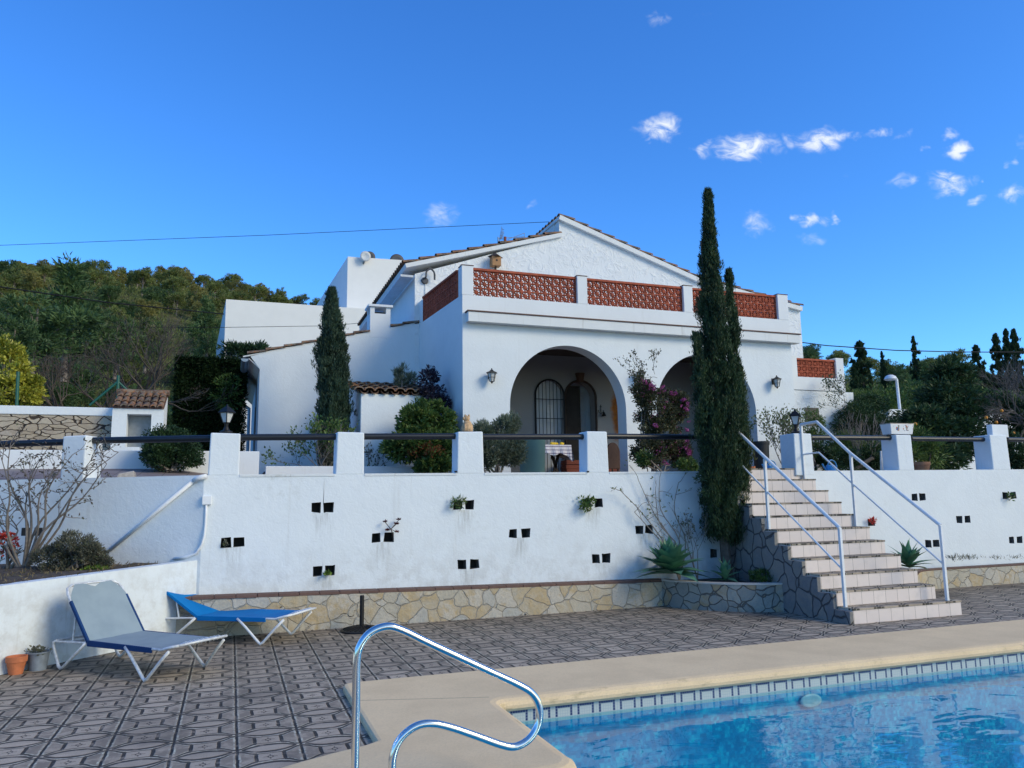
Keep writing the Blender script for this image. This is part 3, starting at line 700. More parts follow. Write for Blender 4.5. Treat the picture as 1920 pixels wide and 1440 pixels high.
# left angled wall
A0 = np.array([-.33, YW]); dl = unit(np.array([-2.57, 1.2])); nl = np.array([-dl[1], dl[0]])*-1; 
if nl[1] > 0: nl = -nl
P0 = np.array([A0[0], A0[1], 0]); N3 = np.array([nl[0], nl[1], 0])
def lw(px, py, off=0.): return atp(px, py, P0-N3*off, N3)
t3 = thing('retaining_wall', 'white terrace wall turning back behind the flower bed, with black rails, leftmost stretch', 'wall', (-2., 11.2, 0))
b = MB(); E3 = A0+dl*8; q = lw(388, 889); zt0 = ztop(-.33); zt1 = lw(0, 900)[2]; dx = np.linalg.norm(lw(0, 900)[:2]-A0); zt8 = zt0+(zt1-zt0)/dx*8
bk = -nl*.3
b.hexa([(*A0, -.1), (*(A0+bk), -.1), (*(E3+bk), -.1), (*E3, -.1), (*A0, zt0), (*(A0+bk), zt0), (*(E3+bk), zt8), (*E3, zt8)]); b.build('wall_body', 'retaining_paint', t3)
for a in (48, 72):
    q = lw(a, 997)+N3*.002; d3 = np.array([dl[0], dl[1], 0])*.055; up = np.array([0, 0, .05]); MB().quad(q-d3-up, q+d3-up, q+d3+up, q-d3+up).build('weep_hole', 'weep_dark', t3)
def pil_l(pa, pb, pyt):
    a = lw(pa, 850); c = lw(pb, 850); zt = lw(pa, pyt)[2]; a2, c2 = a[:2]+nl*.004, c[:2]+nl*.004; bk2 = -nl*.36; z0 = 1.85
    b = MB(); b.hexa([(*c2, z0), (*a2, z0), (*(a2+bk2), z0), (*(c2+bk2), z0), (*c2, zt+.01), (*a2, zt), (*(a2+bk2), zt), (*(c2+bk2), zt)][:8]); b.build('pillar', 'retaining_paint', t3, bevel=.02, seg=3)
pil_l(116, 160, 818)
pl = lw(120, 829, .15); prr = lw(150, 829, .15)
b = MB(); e = pl+np.array([dl[0], dl[1], 0])*5; e[2] = pl[2]-.05; b.tube([pl, e], .043, 16); b.build('rail', 'black_paint', t3)
b = MB(); b.tube([lw(172, 826, .15), lw(396, 822, .12)], .043, 16); b.build('rail', 'black_paint', t3)
# wall-mounted conduit with junction box, and slanted drain pipe
t = thing('drain_pipe', 'long white drain pipe slanting down the left terrace wall', 'pipe', tuple(lw(300, 960)))
f = lambda px, py, o=-.03: tuple(lw(px, py, o))
MB().tube([f(387, 893), f(372, 896), f(363, 902)], .032, 12).build('elbow', 'white_plastic', t, smooth=True)
MB().tube([f(365, 900), f(205, 1032)], .024, 12).build('pipe', 'white_plastic', t, smooth=True)
t = thing('cable_conduit', 'thin white cable conduit running down from a square junction box', 'conduit', tuple(at(388, 990, YW)))
g = lambda px, py: tuple(at(px, py, YW-.02) if px > 384 else lw(px, py, -.02))
MB().tube([g(387, 945), g(386, 965), g(385, 985), g(383, 1005), g(378, 1022), g(368, 1037), g(350, 1044), g(325, 1048)], .016, 10).build('pipe', 'white_plastic', t, smooth=True)
q = at(388, 938, YW); MB().box(q[0]-.055, q[0]+.055, YW-.045, YW, q[2]-.055, q[2]+.055).build('junction_box', 'white_plastic', t, bevel=.006)
# stone ledge along the foot of the wall, with dirty top
zl = lambda x: .475-.0165*x
t = thing('stone_ledge', 'low flagstone-faced ledge along the foot of the long white wall', 'stone ledge', (3, 10.3, 0))
b = MB(); b.hexa([(-.9, 10.25, -.02), (6.1, 10.22, -.02), (6.1, YW, -.02), (-.9, YW, -.02), (-.9, 10.25, zl(-.9)-.035), (6.1, 10.22, zl(6.1)-.035), (6.1, YW, zl(6.1)-.035), (-.9, YW, zl(-.9)-.035)]); b.build('facing', 'flagstone', t)
b = MB()
for i in range(28):
    xa, xb = -.9+i*.25, -.9+(i+1)*.25-.006; j = random.uniform(-.006, .006)
    b.hexa([(xa, 10.235+j, zl(xa)-.035), (xb, 10.23+j, zl(xb)-.035), (xb, YW-.002, zl(xb)-.03), (xa, YW-.002, zl(xa)-.03), (xa, 10.24+j, zl(xa)+.0+j*.5), (xb, 10.235+j, zl(xb)+j*.5), (xb, YW-.002, zl(xb)+.004), (xa, YW-.002, zl(xa)+.004)])
b.build('cap', 'cap_brown', t, bevel=.004)
def curvewall(name, label, pts, h, th, mat, capmat=None, base=0.):
    c = np.mean(np.array(pts), axis=0); t = thing(name, label, 'planter', (c[0], c[1], base)); b = MB(); bc = MB()
    pts = [np.array(p) for p in pts]
    # smooth
    q = []
    for i in range(len(pts)-1):
        p0 = pts[max(0, i-1)]; p1 = pts[i]; p2 = pts[i+1]; p3 = pts[min(len(pts)-1, i+2)]
        for k in range(5):
            s_ = k/5; q.append(.5*((2*p1)+(-p0+p2)*s_+(2*p0-5*p1+4*p2-p3)*s_**2+(-p0+3*p1-3*p2+p3)*s_**3))
    q.append(pts[-1]); L = len(q)
    nr = []
    for i in range(L):
        d = unit(q[min(L-1, i+1)]-q[max(0, i-1)]); nr.append(np.array([-d[1], d[0]]))
    hf = h if callable(h) else (lambda i: h)
    for i in range(L-1):
        a, c2 = q[i], q[i+1]; ai, ci = a+nr[i]*th, c2+nr[i+1]*th; z1, z2 = hf(i/(L-1)), hf((i+1)/(L-1))
        b.quad((*a, base-.02), (*c2, base-.02), (*c2, z2-.02), (*a, z1-.02)); b.quad((*ci, base-.02), (*ai, base-.02), (*ai, z1-.02), (*ci, z2-.02))
        bc.quad((*(a-nr[i]*.006), z1-.022), (*(c2-nr[i+1]*.006), z2-.022), (*(c2-nr[i+1]*.006), z2), (*(a-nr[i]*.006), z1)); bc.quad((*(a-nr[i]*.006), z1), (*(c2-nr[i+1]*.006), z2), (*ci, z2), (*ai, z1))
    b.build('facing', mat, t); bc.build('cap', capmat or 'mortar', t); return t, q
cp = [(6.03, 10.22), (6.08, 10.0), (6.24, 9.68), (6.48, 9.40), (6.85, 9.13), (7.27, 8.98)]
tp, q = curvewall('stone_planter', 'curved flagstone planter wall around the tall cypress beside the steps', cp, .385, .11, 'flagstone_planter')
b = MB(); poly = [(x, y, .33) for x, y in q]+[(7.27, YW, .33), (6.03, YW, .33)]; b.add(poly, [tuple(range(len(poly)))]); b.build('soil', 'soil', tp)
cp = [(8.97, 8.95), (9.5, 9.10), (10.1, 9.42), (10.6, 9.80), (11.0, 9.95), (11.6, 9.985), (13, 9.98), (16, 9.96), (24, 9.9)]
tp, q = curvewall('stone_planter', 'low flagstone planter wall curving away right of the steps', cp, lambda s: .345-.03*s, .12, 'flagstone', 'cap_brown')
b = MB(); poly = [(x, y, .29) for x, y in q]+[(24, YW, .29), (8.97, YW, .29)]; b.add(poly, [tuple(range(len(poly)))]); b.build('soil', 'soil', tp)
# white low bed wall at the left
t = thing('bed_wall', 'low bright white wall holding up the flower bed behind the sun loungers', 'wall', (-2., 8.9, 0))
a = np.array([-.34, 10.46]); c = np.array([-2.05, 8.84]); dd = unit(c-a); e = a+dd*9; nn = np.array([-dd[1], dd[0]]); nn = nn if nn[0] < 0 else -nn
b = MB(); n_ = 14
for i in range(n_):
    s0, s1 = i/n_*9, (i+1)/n_*9; p0, p1 = a+dd*s0, a+dd*s1; z0, z1 = .90-.028*min(s0, 3.), .90-.028*min(s1, 3.); th = nn*.16
    b.quad((*p1, -.02), (*p0, -.02), (*p0, z0), (*p1, z1)); b.quad((*p0, z0), (*(p0+th), z0), (*(p1+th), z1), (*p1, z1)); b.quad((*(p0+th), z0), (*(p0+th), 0), (*(p1+th), 0), (*(p1+th), z1))
b.build('wall_body', 'planter_paint', t)
BW0, BWD, BWN = a, dd, nn
tpl = a+dd*9
b = MB(); poly = [(a[0]+nn[0]*.1, a[1]+nn[1]*.1, .855), (a[0]+nn[0]*.1+dd[0]*9, a[1]+nn[1]*.1+dd[1]*9, .80), (-10, 8, .86), (-8.5, 14.2, 1.0), (-.34, YW+.03, .87)]
import bmesh
xs = np.linspace(-9, -.2, 60); ys = np.linspace(3, 14.2, 70); vs = []; ok = {}
for j, y in enumerate(ys):
    for i, x in enumerate(xs):
        p = np.array([x, y]); side = np.dot(p-a, nn); s2 = np.dot(p-A0, nl)
        d = min(.4, max(0, side)); z = .80+.1*d+.05*math.sin(x*5)*math.sin(y*4.3)*.5+.03*random.random()
        vs.append((x, y, z)); ok[(i, j)] = side > .06 and s2 > -.15
fs = [(j*60+i, j*60+i+1, (j+1)*60+i+1, (j+1)*60+i) for j in range(69) for i in range(59) if all(ok[k] for k in ((i, j), (i+1, j), (i+1, j+1), (i, j+1)))]
b.v = vs; b.f = fs; o = b.build('flower_bed_soil', 'soil', smooth=True); tag(o, kind='structure')

# ------------------------------------------------------------------ staircase
t = thing('staircase', 'white-tiled outdoor steps with dark stone side rising to the terrace', 'staircase', (8.1, 7.8, 0))
XL, XR = 7.27, 8.95; RH, TR = .184, .265
for k in range(11):
    y0 = 7.8+k*TR; z0 = k*RH; z1 = z0+RH; xr = 9.08 if k == 0 else XR
    s = MB().box(XL+.01, xr, y0, 10.75 if k > 8 else y0+TR*2.2, z0 if k == 0 else z0-.01, z1-.022).build('step', 'riser_tile', t)
    MB().box(XL+.005, xr+.004, y0-.008, y0+TR+.02 if k < 10 else 11.0, z1-.022, z1).build('tread', 'pool_paving', s)
b = MB()   # left stepped stone cheek
poly = [(XL-.0, 7.78, -.01)]
for k in range(11):
    y0 = 7.78+k*TR; poly += [(XL, y0, k*RH+RH-.03), (XL, y0+TR if k < 10 else 10.4, k*RH+RH-.03)]
poly += [(XL, 10.4, -.01)]
b.prism(poly, (-.06, 0, 0)); b.build('side_facing', 'flagstone_dark', t, bevel=.006)
def handrail(label, posts, top, mid):
    t = thing('handrail', label, 'handrail', (posts[0][0], posts[0][1], 0))
    for a, c in posts_pairs: pass
    return t
def mkrail(label, x, posts, top, mid):
    t = thing('handrail', label, 'handrail', (x, posts[0][0], posts[0][1]))
    for y, za, zb in posts: b = MB(); b.obox((x, y, za), (x, y, zb), .038, .038); b.build('post', 'white_metal', t, bevel=.004)
    b = MB()
    for (y0, z0), (y1, z1) in zip(top[:-1], top[1:]): b.tube([(x, y0, z0), (x, y1, z1)], .024, 12); b.lathe([(.001, -.024), (.018, -.016), (.024, 0), (.018, .016), (.001, .024)], (x, y1, z1), 10)
    b.build('top_rail', 'white_metal', t, smooth=False)
    b = MB()
    for (y0, z0), (y1, z1) in zip(mid[:-1], mid[1:]): b.tube([(x, y0, z0), (x, y1, z1)], .014, 10)
    b.build('middle_rail', 'white_metal', t); return t
sl = 1.28/1.9
mkrail('white metal handrail on the left side of the steps', 7.33, [(7.97, .18, 1.165), (9.36, .90, 2.12), (10.62, 2.02, 2.76)], [(7.97, 1.165), (9.78, 2.44), (10.25, 2.77), (10.62, 2.77)], [(7.99, .66), (9.75, 1.93), (10.2, 2.26), (10.62, 2.26)])
mkrail('white metal handrail on the right side of the steps, bolted to a pillar', 8.93, [(7.87, .18, 1.16), (9.36, .90, 2.20), (10.41, 1.84, 2.76)], [(7.87, 1.16), (9.36, 2.205), (10.04, 2.76), (10.41, 2.75)], [(7.89, .66), (9.36, 1.74), (10.04, 2.26), (10.41, 2.25)])
# ------------------------------------------------------------------ the villa
FY = 14.2; GY = 17.0; BYW = 16.55
villa = thing('villa', 'white villa with arched porch, roof terrace with terracotta lattice and tiled gable', 'house', (8, FY, 1.9))
XA = 4.15; XB = 12.05
TF = lambda x, y: (x, y)
def sx(y): return XA-(y-FY)*.078        # the left side leans outwards a little towards the back
# porch front with two arches
archs = [(6.41, 1.29, 3.42, 1.27), (9.70, 1.27, 3.42, 1.26)]
b = MB(); ZT = 5.03; z0 = 1.7
segs = []
xs = [XA]
for c, a, s_, bb in archs: xs += [c-a, c+a]
xs += [XB]
for xa, xb in ((xs[0], xs[1]), (xs[2], xs[3]), (xs[4], xs[5])):
    b.quad((xa, FY, z0), (xb, FY, z0), (xb, FY, ZT), (xa, FY, ZT))
TH = .38
for c, a, s_, bb in archs:
    pts = [(c-a*math.cos(math.pi*i/40), s_+bb*math.sin(math.pi*i/40)) for i in range(41)]
    for p, q in zip(pts[:-1], pts[1:]):
        b.quad((p[0], FY, p[1]), (q[0], FY, q[1]), (q[0], FY, ZT), (p[0], FY, ZT))
    full = [(c-a, z0)]+pts+[(c+a, z0)]
    for p, q in zip(full[:-1], full[1:]): b.quad((p[0], FY, p[1]), (p[0], FY+TH, p[1]), (q[0], FY+TH, q[1]), (q[0], FY, q[1]))
    for p, q in zip(pts[:-1], pts[1:]): b.quad((p[0], FY+TH, p[1]), (p[0], FY+TH, ZT), (q[0], FY+TH, ZT), (q[0], FY+TH, q[1]))
for xa, xb in ((xs[0], xs[1]), (xs[2], xs[3]), (xs[4], xs[5])): b.quad((xb, FY+TH, z0), (xa, FY+TH, z0), (xa, FY+TH, ZT), (xb, FY+TH, ZT))
b.build('porch_front', 'wall_paint', villa)
# porch side walls, ceiling, back wall
b = MB(); b.quad((XA, FY, z0), (XA, FY, 5.6), (sx(GY), GY, 5.6), (sx(GY), GY, z0)); b.build('side_wall', 'smooth_paint', villa)
MB().box(XA+.25, XA+.26, FY+TH, BYW, z0, 4.93).build('inner_wall', 'porch_shade_paint', villa); MB().box(XB-.26, XB-.202, FY+TH, BYW, z0, 4.93).build('inner_wall', 'porch_shade_paint', villa)
MB().box(XB-.2, XB, FY+.003, GY, z0, 5.6).build('side_wall', 'smooth_paint', villa)
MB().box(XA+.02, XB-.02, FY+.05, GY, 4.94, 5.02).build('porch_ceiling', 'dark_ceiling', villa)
MB().box(XA+.26, XB-.26, FY+.02, BYW, 1.70, 1.935).build('porch_floor', 'porch_tile', villa)
# back wall with arched window and doorway openings
wl, wr_ = at(1003, 760, BYW)[0], at(1057, 760, BYW)[0]; dl_, dr_ = at(1059, 760, BYW)[0], at(1117, 760, BYW)[0]
wc, wa = (wl+wr_)/2, (wr_-wl)/2; dc, da = (dl_+dr_)/2, (dr_-dl_)/2
wtop = at(1029, 712, BYW)[2]; dtop = at(1087, 714, BYW)[2]; ws, ds = wtop-wa, dtop-da
b = MB(); ZC = 4.94
xs2 = [XA+.02, wl, wr_, dl_, dr_, XB-.02]
for i in (0, 2, 4): b.quad((xs2[i], BYW, z0), (xs2[i+1], BYW, z0), (xs2[i+1], BYW, ZC), (xs2[i], BYW, ZC))
b.quad((wl, BYW, z0), (wr_, BYW, z0), (wr_, BYW, 2.15), (wl, BYW, 2.15))
for c, a, s_, zb in ((wc, wa, ws, 2.15), (dc, da, ds, z0)):
    pts = [(c-a*math.cos(math.pi*i/28), s_+a*math.sin(math.pi*i/28)) for i in range(29)]
    for p, q in zip(pts[:-1], pts[1:]): b.quad((p[0], BYW, p[1]), (q[0], BYW, q[1]), (q[0], BYW, ZC), (p[0], BYW, ZC))
    full = [(c-a, zb)]+pts+[(c+a, zb)]
    for p, q in zip(full[:-1], full[1:]): b.quad((p[0], BYW, p[1]), (p[0], BYW+.32, p[1]), (q[0], BYW+.32, q[1]), (q[0], BYW, q[1]))
b.build('back_wall', 'stained_shade_paint', villa)
w = MB()
pts = [(wc-wa*.99*math.cos(math.pi*i/28), ws+wa*.99*math.sin(math.pi*i/28)) for i in range(29)]
fr = [(wc-wa, 2.15)]+pts+[(wc+wa, 2.15)]
w.tube([(p[0], BYW-.03, p[1]) for p in fr]+[(fr[0][0], BYW-.03, fr[0][1])], .022, 6); win = w.build('window', 'black_iron', villa)
win['label'] = 'arched window behind black iron bars'
g = MB()
for k in range(1, 8):
    x = wc-wa+2*wa*k/8; zt = ws+math.sqrt(max(0, wa*wa-(x-wc)**2)); g.tube([(x, BYW-.03, 2.15), (x, BYW-.03, zt)], .0075, 6)
for z in (at(1029, 785, BYW)[2], at(1029, 749, BYW)[2]): g.tube([(wl, BYW-.035, z), (wr_, BYW-.035, z)], .009, 6)
g.build('grille', 'black_iron', win)
MB().quad((wl, BYW+.14, 2.15), (wr_, BYW+.14, 2.15), (wr_, BYW+.14, wtop), (wl, BYW+.14, wtop)).build('shutter', 'smooth_paint', win)
cx = at(1031, 775, BYW+.12); MB().box(cx[0]-.07, cx[0]+.07, BYW+.118, BYW+.135, cx[2]-.20, cx[2]+.20).build('pane', 'pane_reflection', win)
d = MB(); pts = [(dc-da*math.cos(math.pi*i/28), ds+da*math.sin(math.pi*i/28)) for i in range(29)]; fr = [(dc-da, z0)]+pts+[(dc+da, z0)]
d.tube([(p[0], BYW-.01, p[1]) for p in fr], .028, 6); door = d.build('door', 'dark_wood', villa); door['label'] = 'open arched doorway with a dark wooden door leaf'
MB().quad((dc-da-.1, BYW+.95, z0), (dc+da+.3, BYW+.95, z0), (dc+da+.3, BYW+.95, dtop+.1), (dc-da-.1, BYW+.95, dtop+.1)).build('hall_shade_sheet', 'dark_wood', door)  # dark sheet stands in for the unlit hall beyond the doorway
MB().box(dc-da+.03, dc+.05, BYW+.10, BYW+.15, z0, ds+da*.72).build('door_leaf', 'door_panel', door, bevel=.01)
b = MB()
for k in range(7):
    z = 1.95+k*.1; b.box(7.2, 8.7, BYW-.35+.02*(k % 2), BYW-.02, z, z+.094) if k < 5 else None
b.build('brick_step', 'brick_red', villa, bevel=.004)
# roof-terrace slab edge (cornice) and parapet
MB().box(XA+.07, 12.18, FY-.17, FY+.05, ZT, 5.225).build('cornice', 'cornice_paint', villa, bevel=.006)
MB().box(XA+.05, 12.21, FY-.19, FY-.0, 5.227, 5.252).build('cornice_cap', 'cap_brown', villa, bevel=.003)
b = MB(); b.box(XA, XB, FY-.0, FY+.2, 5.03, 5.60); pb = b.build('parapet', 'smooth_paint', villa)
pil = [(XA-.01, 4.38), (6.655, 6.885), (9.23, 9.465), (11.76, XB)]
for i, (a, c) in enumerate(pil):
    MB().box(a, c, FY-.004, FY+.23, 5.60, 6.20).build('parapet_pillar', 'smooth_paint', villa, bevel=.008)
    MB().box(a-.008, c+.008, FY-.012, FY+.24, 6.20, 6.215).build('pillar_cap', 'cap_brown', villa)
def lattice(o, ux, w_, h_, nx, nz, name='lattice_panel', dep=.07, cap=True):
    """clay openwork blocks: o bottom-left front corner, ux unit direction, panel width, height"""
    b = MB(); ux = np.array([ux[0], ux[1], 0.]); uz = np.array([0, 0, 1.]); uy = np.array([-ux[1], ux[0], 0.]); o = np.array(o, dtype=float)
    cw, ch = w_/nx, h_/nz
    def bar(p, q, t, d0=0., d1=dep):
        p3 = o+ux*p[0]+uz*p[1]; q3 = o+ux*q[0]+uz*q[1]; d = unit(q3-p3); s_ = np.cross(d, uy)*t/2
        f = [p3-s_+uy*d0, q3-s_+uy*d0, q3+s_+uy*d0, p3+s_+uy*d0]; k = [v+uy*(d1-d0) for v in f]; b.hexa(f+k)
    for i in range(nx+1): bar((i*cw, 0), (i*cw, h_), .020 if 0 < i < nx else .03)
    for j in range(nz+1): bar((0, j*ch), (w_, j*ch), .020, .001, dep-.001)
    for i in range(nx):
        for j in range(nz):
            x0, z0_ = i*cw, j*ch; cx_, cz_ = x0+cw/2, z0_+ch/2
            bar((x0, z0_), (x0+cw, z0_+ch), .0135, .006, dep-.006); bar((x0+cw, z0_), (x0, z0_+ch), .0135, .007, dep-.007)
            bar((cx_, z0_), (cx_, z0_+ch), .012, .008, dep-.008); bar((x0, cz_), (x0+cw, cz_), .012, .009, dep-.009)
            for k in range(6):
                a0, a1 = k*math.pi/3, (k+1)*math.pi/3; r = .026
                bar((cx_+r*math.cos(a0), cz_+r*math.sin(a0)), (cx_+r*math.cos(a1), cz_+r*math.sin(a1)), .014, .004, dep-.004)
    if cap: bar((-.01, h_+.02), (w_+.01, h_+.02), .045, -.02, dep+.03)
    return b.build(name, 'lattice_clay', villa)
for (a, c) in ((4.38, 6.655), (6.885, 9.23), (9.465, 11.76)): lattice((a, FY+.06, 5.60), (1, 0), c-a, .54, 13, 3)
# side parapet, terracotta lattice seen from outside
y0s, y1s = FY+.30, GY-.28
lattice((sx(y1s), y1s, 5.60), tuple(unit(np.array([sx(y0s)-sx(y1s), y0s-y1s]))), math.hypot(sx(y0s)-sx(y1s), y0s-y1s), .54, 14, 3)
b = MB(); b.hexa([(sx(GY), GY, 5.6), (sx(y1s), y1s, 5.6), (sx(y1s)+.2, y1s, 5.6), (sx(GY)+.2, GY, 5.6), (sx(GY), GY, 6.13), (sx(y1s), y1s, 6.13), (sx(y1s)+.2, y1s, 6.13), (sx(GY)+.2, GY, 6.13)]); b.build('parapet_pillar', 'smooth_paint', villa)
MB().box(XA+.0, XA+.2, FY+.2, y0s, 5.6, 6.19).build('parapet_pillar', 'smooth_paint', villa)
MB().box(XA+.1, XB-.05, FY+.15, GY, 5.05, 5.10).build('terrace_slab', 'smooth_paint', villa)
MB().box(XB-.2, XB-.001, FY+.2, GY, 5.6, 6.1).build('parapet', 'smooth_paint', villa)
# gable wall
g = lambda px, py, y=GY: at(px, py, y)
ap = g(1048, 412); rE = g(1500, 583); kink = g(1308, 530); lw_ = g(778, 512); st = g(1053, 444)
poly = [(lw_[0], GY, 1.8), (rE[0], GY, 1.8), (rE[0], GY, rE[2]), (kink[0], GY, kink[2]), (ap[0], GY, ap[2]), (ap[0], GY, st[2]), (lw_[0], GY, lw_[2]-.02)]
b = MB(); b.prism(poly, (0, .3, 0)); b.build('gable_wall', 'gable_paint', villa)
def roof_slope(p0, p1, y0, y1, th, rows_dir='y', name='roof', over=.06):
    """p0 (x,z) low -> p1 (x,z) high"""
    d = unit(np.array([p1[0]-p0[0], p1[1]-p0[1]])); nrm = np.array([-d[1], d[0]]) if d[0] > 0 else np.array([d[1], -d[0]])
    b = MB(); q0 = np.array(p0); q1 = np.array(p1)
    b.hexa([(*[q0[0]], y0, q0[1]), (q1[0], y0, q1[1]), (q1[0], y1, q1[1]), (q0[0], y1, q0[1]), (q0[0]+nrm[0]*th, y0, q0[1]+nrm[1]*th), (q1[0]+nrm[0]*th, y0, q1[1]+nrm[1]*th), (q1[0]+nrm[0]*th, y1, q1[1]+nrm[1]*th), (q0[0]+nrm[0]*th, y1, q0[1]+nrm[1]*th)])
    r = b.build(name, 'cornice_paint', villa)
    t = MB(); L = np.linalg.norm(q1-q0); nt_ = max(2, int(L/.38)); wd = .21; ny = int((y1-y0)/wd)
    for j in range(ny+1):
        yc = y0+.09+j*wd
        for i in range(nt_):
            s0, s1 = i/nt_*L-.03, (i+1)/nt_*L+.03; lift = .028
            a0 = q0+d*s0+nrm*(th+.012+lift*.9); a1 = q0+d*s1+nrm*(th-.005)
            vs = []
            for (pt, rr) in ((a0, .098), (a1, .078)):
                for k in range(7):
                    an = math.pi*k/6; vs.append((pt[0]+nrm[0]*rr*.8*math.sin(an), yc+rr*math.cos(an)+random.uniform(-.003, .003), pt[1]+nrm[1]*rr*.8*math.sin(an)))
            t.add(vs, [(k, k+1, 8+k, 7+k) for k in range(6)])
            ti = [tuple(np.array(v)-np.array([nrm[0], 0, nrm[1]])*.016) for v in vs[:7]]
            t.add(list(vs[:7])+ti, [(k, k+1, 8+k, 7+k) for k in range(6)])
    t.build('tiles', 'clay_tile', r, smooth=False); return r, q0, q1, d, nrm
gl = g(762, 497, GY-.08)
roof_slope((gl[0], gl[2]-.06), (ap[0]+.05, st[2]-.02), GY-.08, GY+6.8, .10)
roof_slope((kink[0], kink[2]-.02), (ap[0]-.04, ap[2]-.02), GY-.10, GY+6.8, .12)
roof_slope((rE[0], rE[2]-.02), (kink[0], kink[2]-.02), GY-.10, GY+6.8, .12)
MB().box(ap[0]-.02, ap[0]+.12, GY+.28, GY+6.8, st[2]-.2, ap[2]+.02).build('clerestory_wall', 'smooth_paint', villa)
# left wall of the main house under the eave and soffit
b = MB(); b.quad((lw_[0]+.002, GY+.3, 4.9), (lw_[0]+.002, GY+6.7, 4.9), (lw_[0]+.002, GY+6.7, lw_[2]-.03), (lw_[0]+.002, GY+.3, lw_[2]-.03)); b.quad((lw_[0]+.002, GY, 1.9), (lw_[0]+.002, GY+.3, 1.9), (lw_[0]+.002, GY+.3, lw_[2]-.03), (lw_[0]+.002, GY, lw_[2]-.03)); b.quad((lw_[0], GY+6.7, 3), (15, GY+6.7, 3), (15, GY+6.7, 6), (lw_[0], GY+6.7, 6))
b.build('side_wall', 'smooth_paint', villa)
MB().obox((lw_[0]-.2, GY-.06, lw_[2]-.10), (lw_[0]-.2, GY+6.75, lw_[2]-.10), .3, .05).build('soffit', 'grey_pvc', villa)
# lean-to wing on the left with chimney
lh, ll = g(787, 606), g(465, 668); lc = g(487, 692)
zat = lambda x: ll[2]+(lh[2]-ll[2])*(x-ll[0])/(lh[0]-ll[0])
poly = [(lc[0], GY, 1.9), (lw_[0]+.0, GY, 1.9), (lw_[0]+.0, GY, zat(lw_[0])), (lc[0], GY, zat(lc[0]))]
b = MB(); b.prism(poly, (0, .25, 0)); b.prism([(ll[0]+.05, GY, zat(ll[0])), (lc[0], GY, zat(lc[0])), (lc[0], GY, lc[2])], (0, .02, 0)); b.build('wing_wall', 'wall_paint', villa)
MB().quad((lc[0], GY, 1.9), (lc[0], GY+6.6, 1.9), (lc[0], GY+6.6, zat(lc[0])), (lc[0], GY, zat(lc[0]))).build('wing_wall', 'smooth_paint', villa)
b = MB(); yv = GY-.03; n_ = 12
r_, q0, q1, d_, nr_ = None, None, None, None, None
slab = MB(); slab.hexa([(ll[0]-.1, GY+.0, zat(ll[0]-.1)), (lh[0], GY, zat(lh[0])), (lh[0], GY+6.6, zat(lh[0])), (ll[0]-.1, GY+6.6, zat(ll[0]-.1)), (ll[0]-.1, GY, zat(ll[0]-.1)+.03), (lh[0], GY, zat(lh[0])+.03), (lh[0], GY+6.6, zat(lh[0])+.03), (ll[0]-.1, GY+6.6, zat(ll[0]-.1)+.03)])
wr2 = slab.build('wing_roof', 'cornice_paint', villa)
ch0, ch1 = g(694, 600)[0], g(732, 600)[0]
t_ = MB(); t_b = MB(); L = lh[0]-ll[0]; n_ = 10
for i in range(n_):
    xa, xb = ll[0]+L*i/n_-.02, ll[0]+L*(i+1)/n_+.02
    if xb > ch0+.03 and xa < ch1-.03:
        if xa < ch0: xb = ch0
        elif xb > ch1: xa = ch1
        else: continue
    vs = []
    for x, lf, r1 in ((xa, .03, .075), (xb, .0, .06)):
        for k in range(7): an = math.pi*k/6; vs.append((x, GY+.03-r1*math.cos(an), zat(x)+.028+lf+r1*.8*math.sin(an)))
    (t_ if xb < ch1 else t_b).add(vs, [(k, k+1, 8+k, 7+k) for k in range(6)]+[tuple(range(7))])
t_.build('verge_tiles', 'clay_tile', wr2); t_b.build('verge_tiles', 'clay_tile', wr2)
# eave soffit, gutter and downpipe of the wing
ex = ll[0]-.12
MB().hexa([(lc[0], GY+.02, lc[2]), (ex+.14, GY+.02, zat(ex)-.02), (ex+.14, GY+6.5, zat(ex)-.02), (lc[0], GY+6.5, lc[2]), (lc[0], GY+.02, lc[2]+.05), (ex+.14, GY+.02, zat(ex)+.0), (ex+.14, GY+6.5, zat(ex)+.0), (lc[0], GY+6.5, lc[2]+.05)]).build('soffit', 'rust_white', villa)
b = MB(); gz = zat(ex)-.03; vs = []
for y in (GY-.05, GY+6.6):
    for k in range(9): an = math.pi+math.pi*k/8; vs.append((ex+.06+.075*math.cos(an), y, gz+.07*math.sin(an)))
b.add(vs, [(k, k+1, 10+k, 9+k) for k in range(8)]+[tuple(range(9))]); b.build('gutter', 'zinc', villa)
MB().tube([(ex+.06, GY+6.3, gz-.05), (ex+.07, GY+6.3, gz-.2), (lc[0]-.08, GY+6.25, gz-.35), (lc[0]-.08, GY+6.25, 2.0)], .05, 10).build('downpipe', 'zinc', villa)
b = MB(); yc = GY+2.3; b.prism([(lc[0]-.012, yc-.55, 1.95)]+[(lc[0]-.012, yc-.55*math.cos(math.pi*i/12), 3.3+.55*math.sin(math.pi*i/12)) for i in range(13)]+[(lc[0]-.012, yc+.55, 1.95)], (.01, 0, 0)); b.build('arched_door', 'shower_grey', villa)
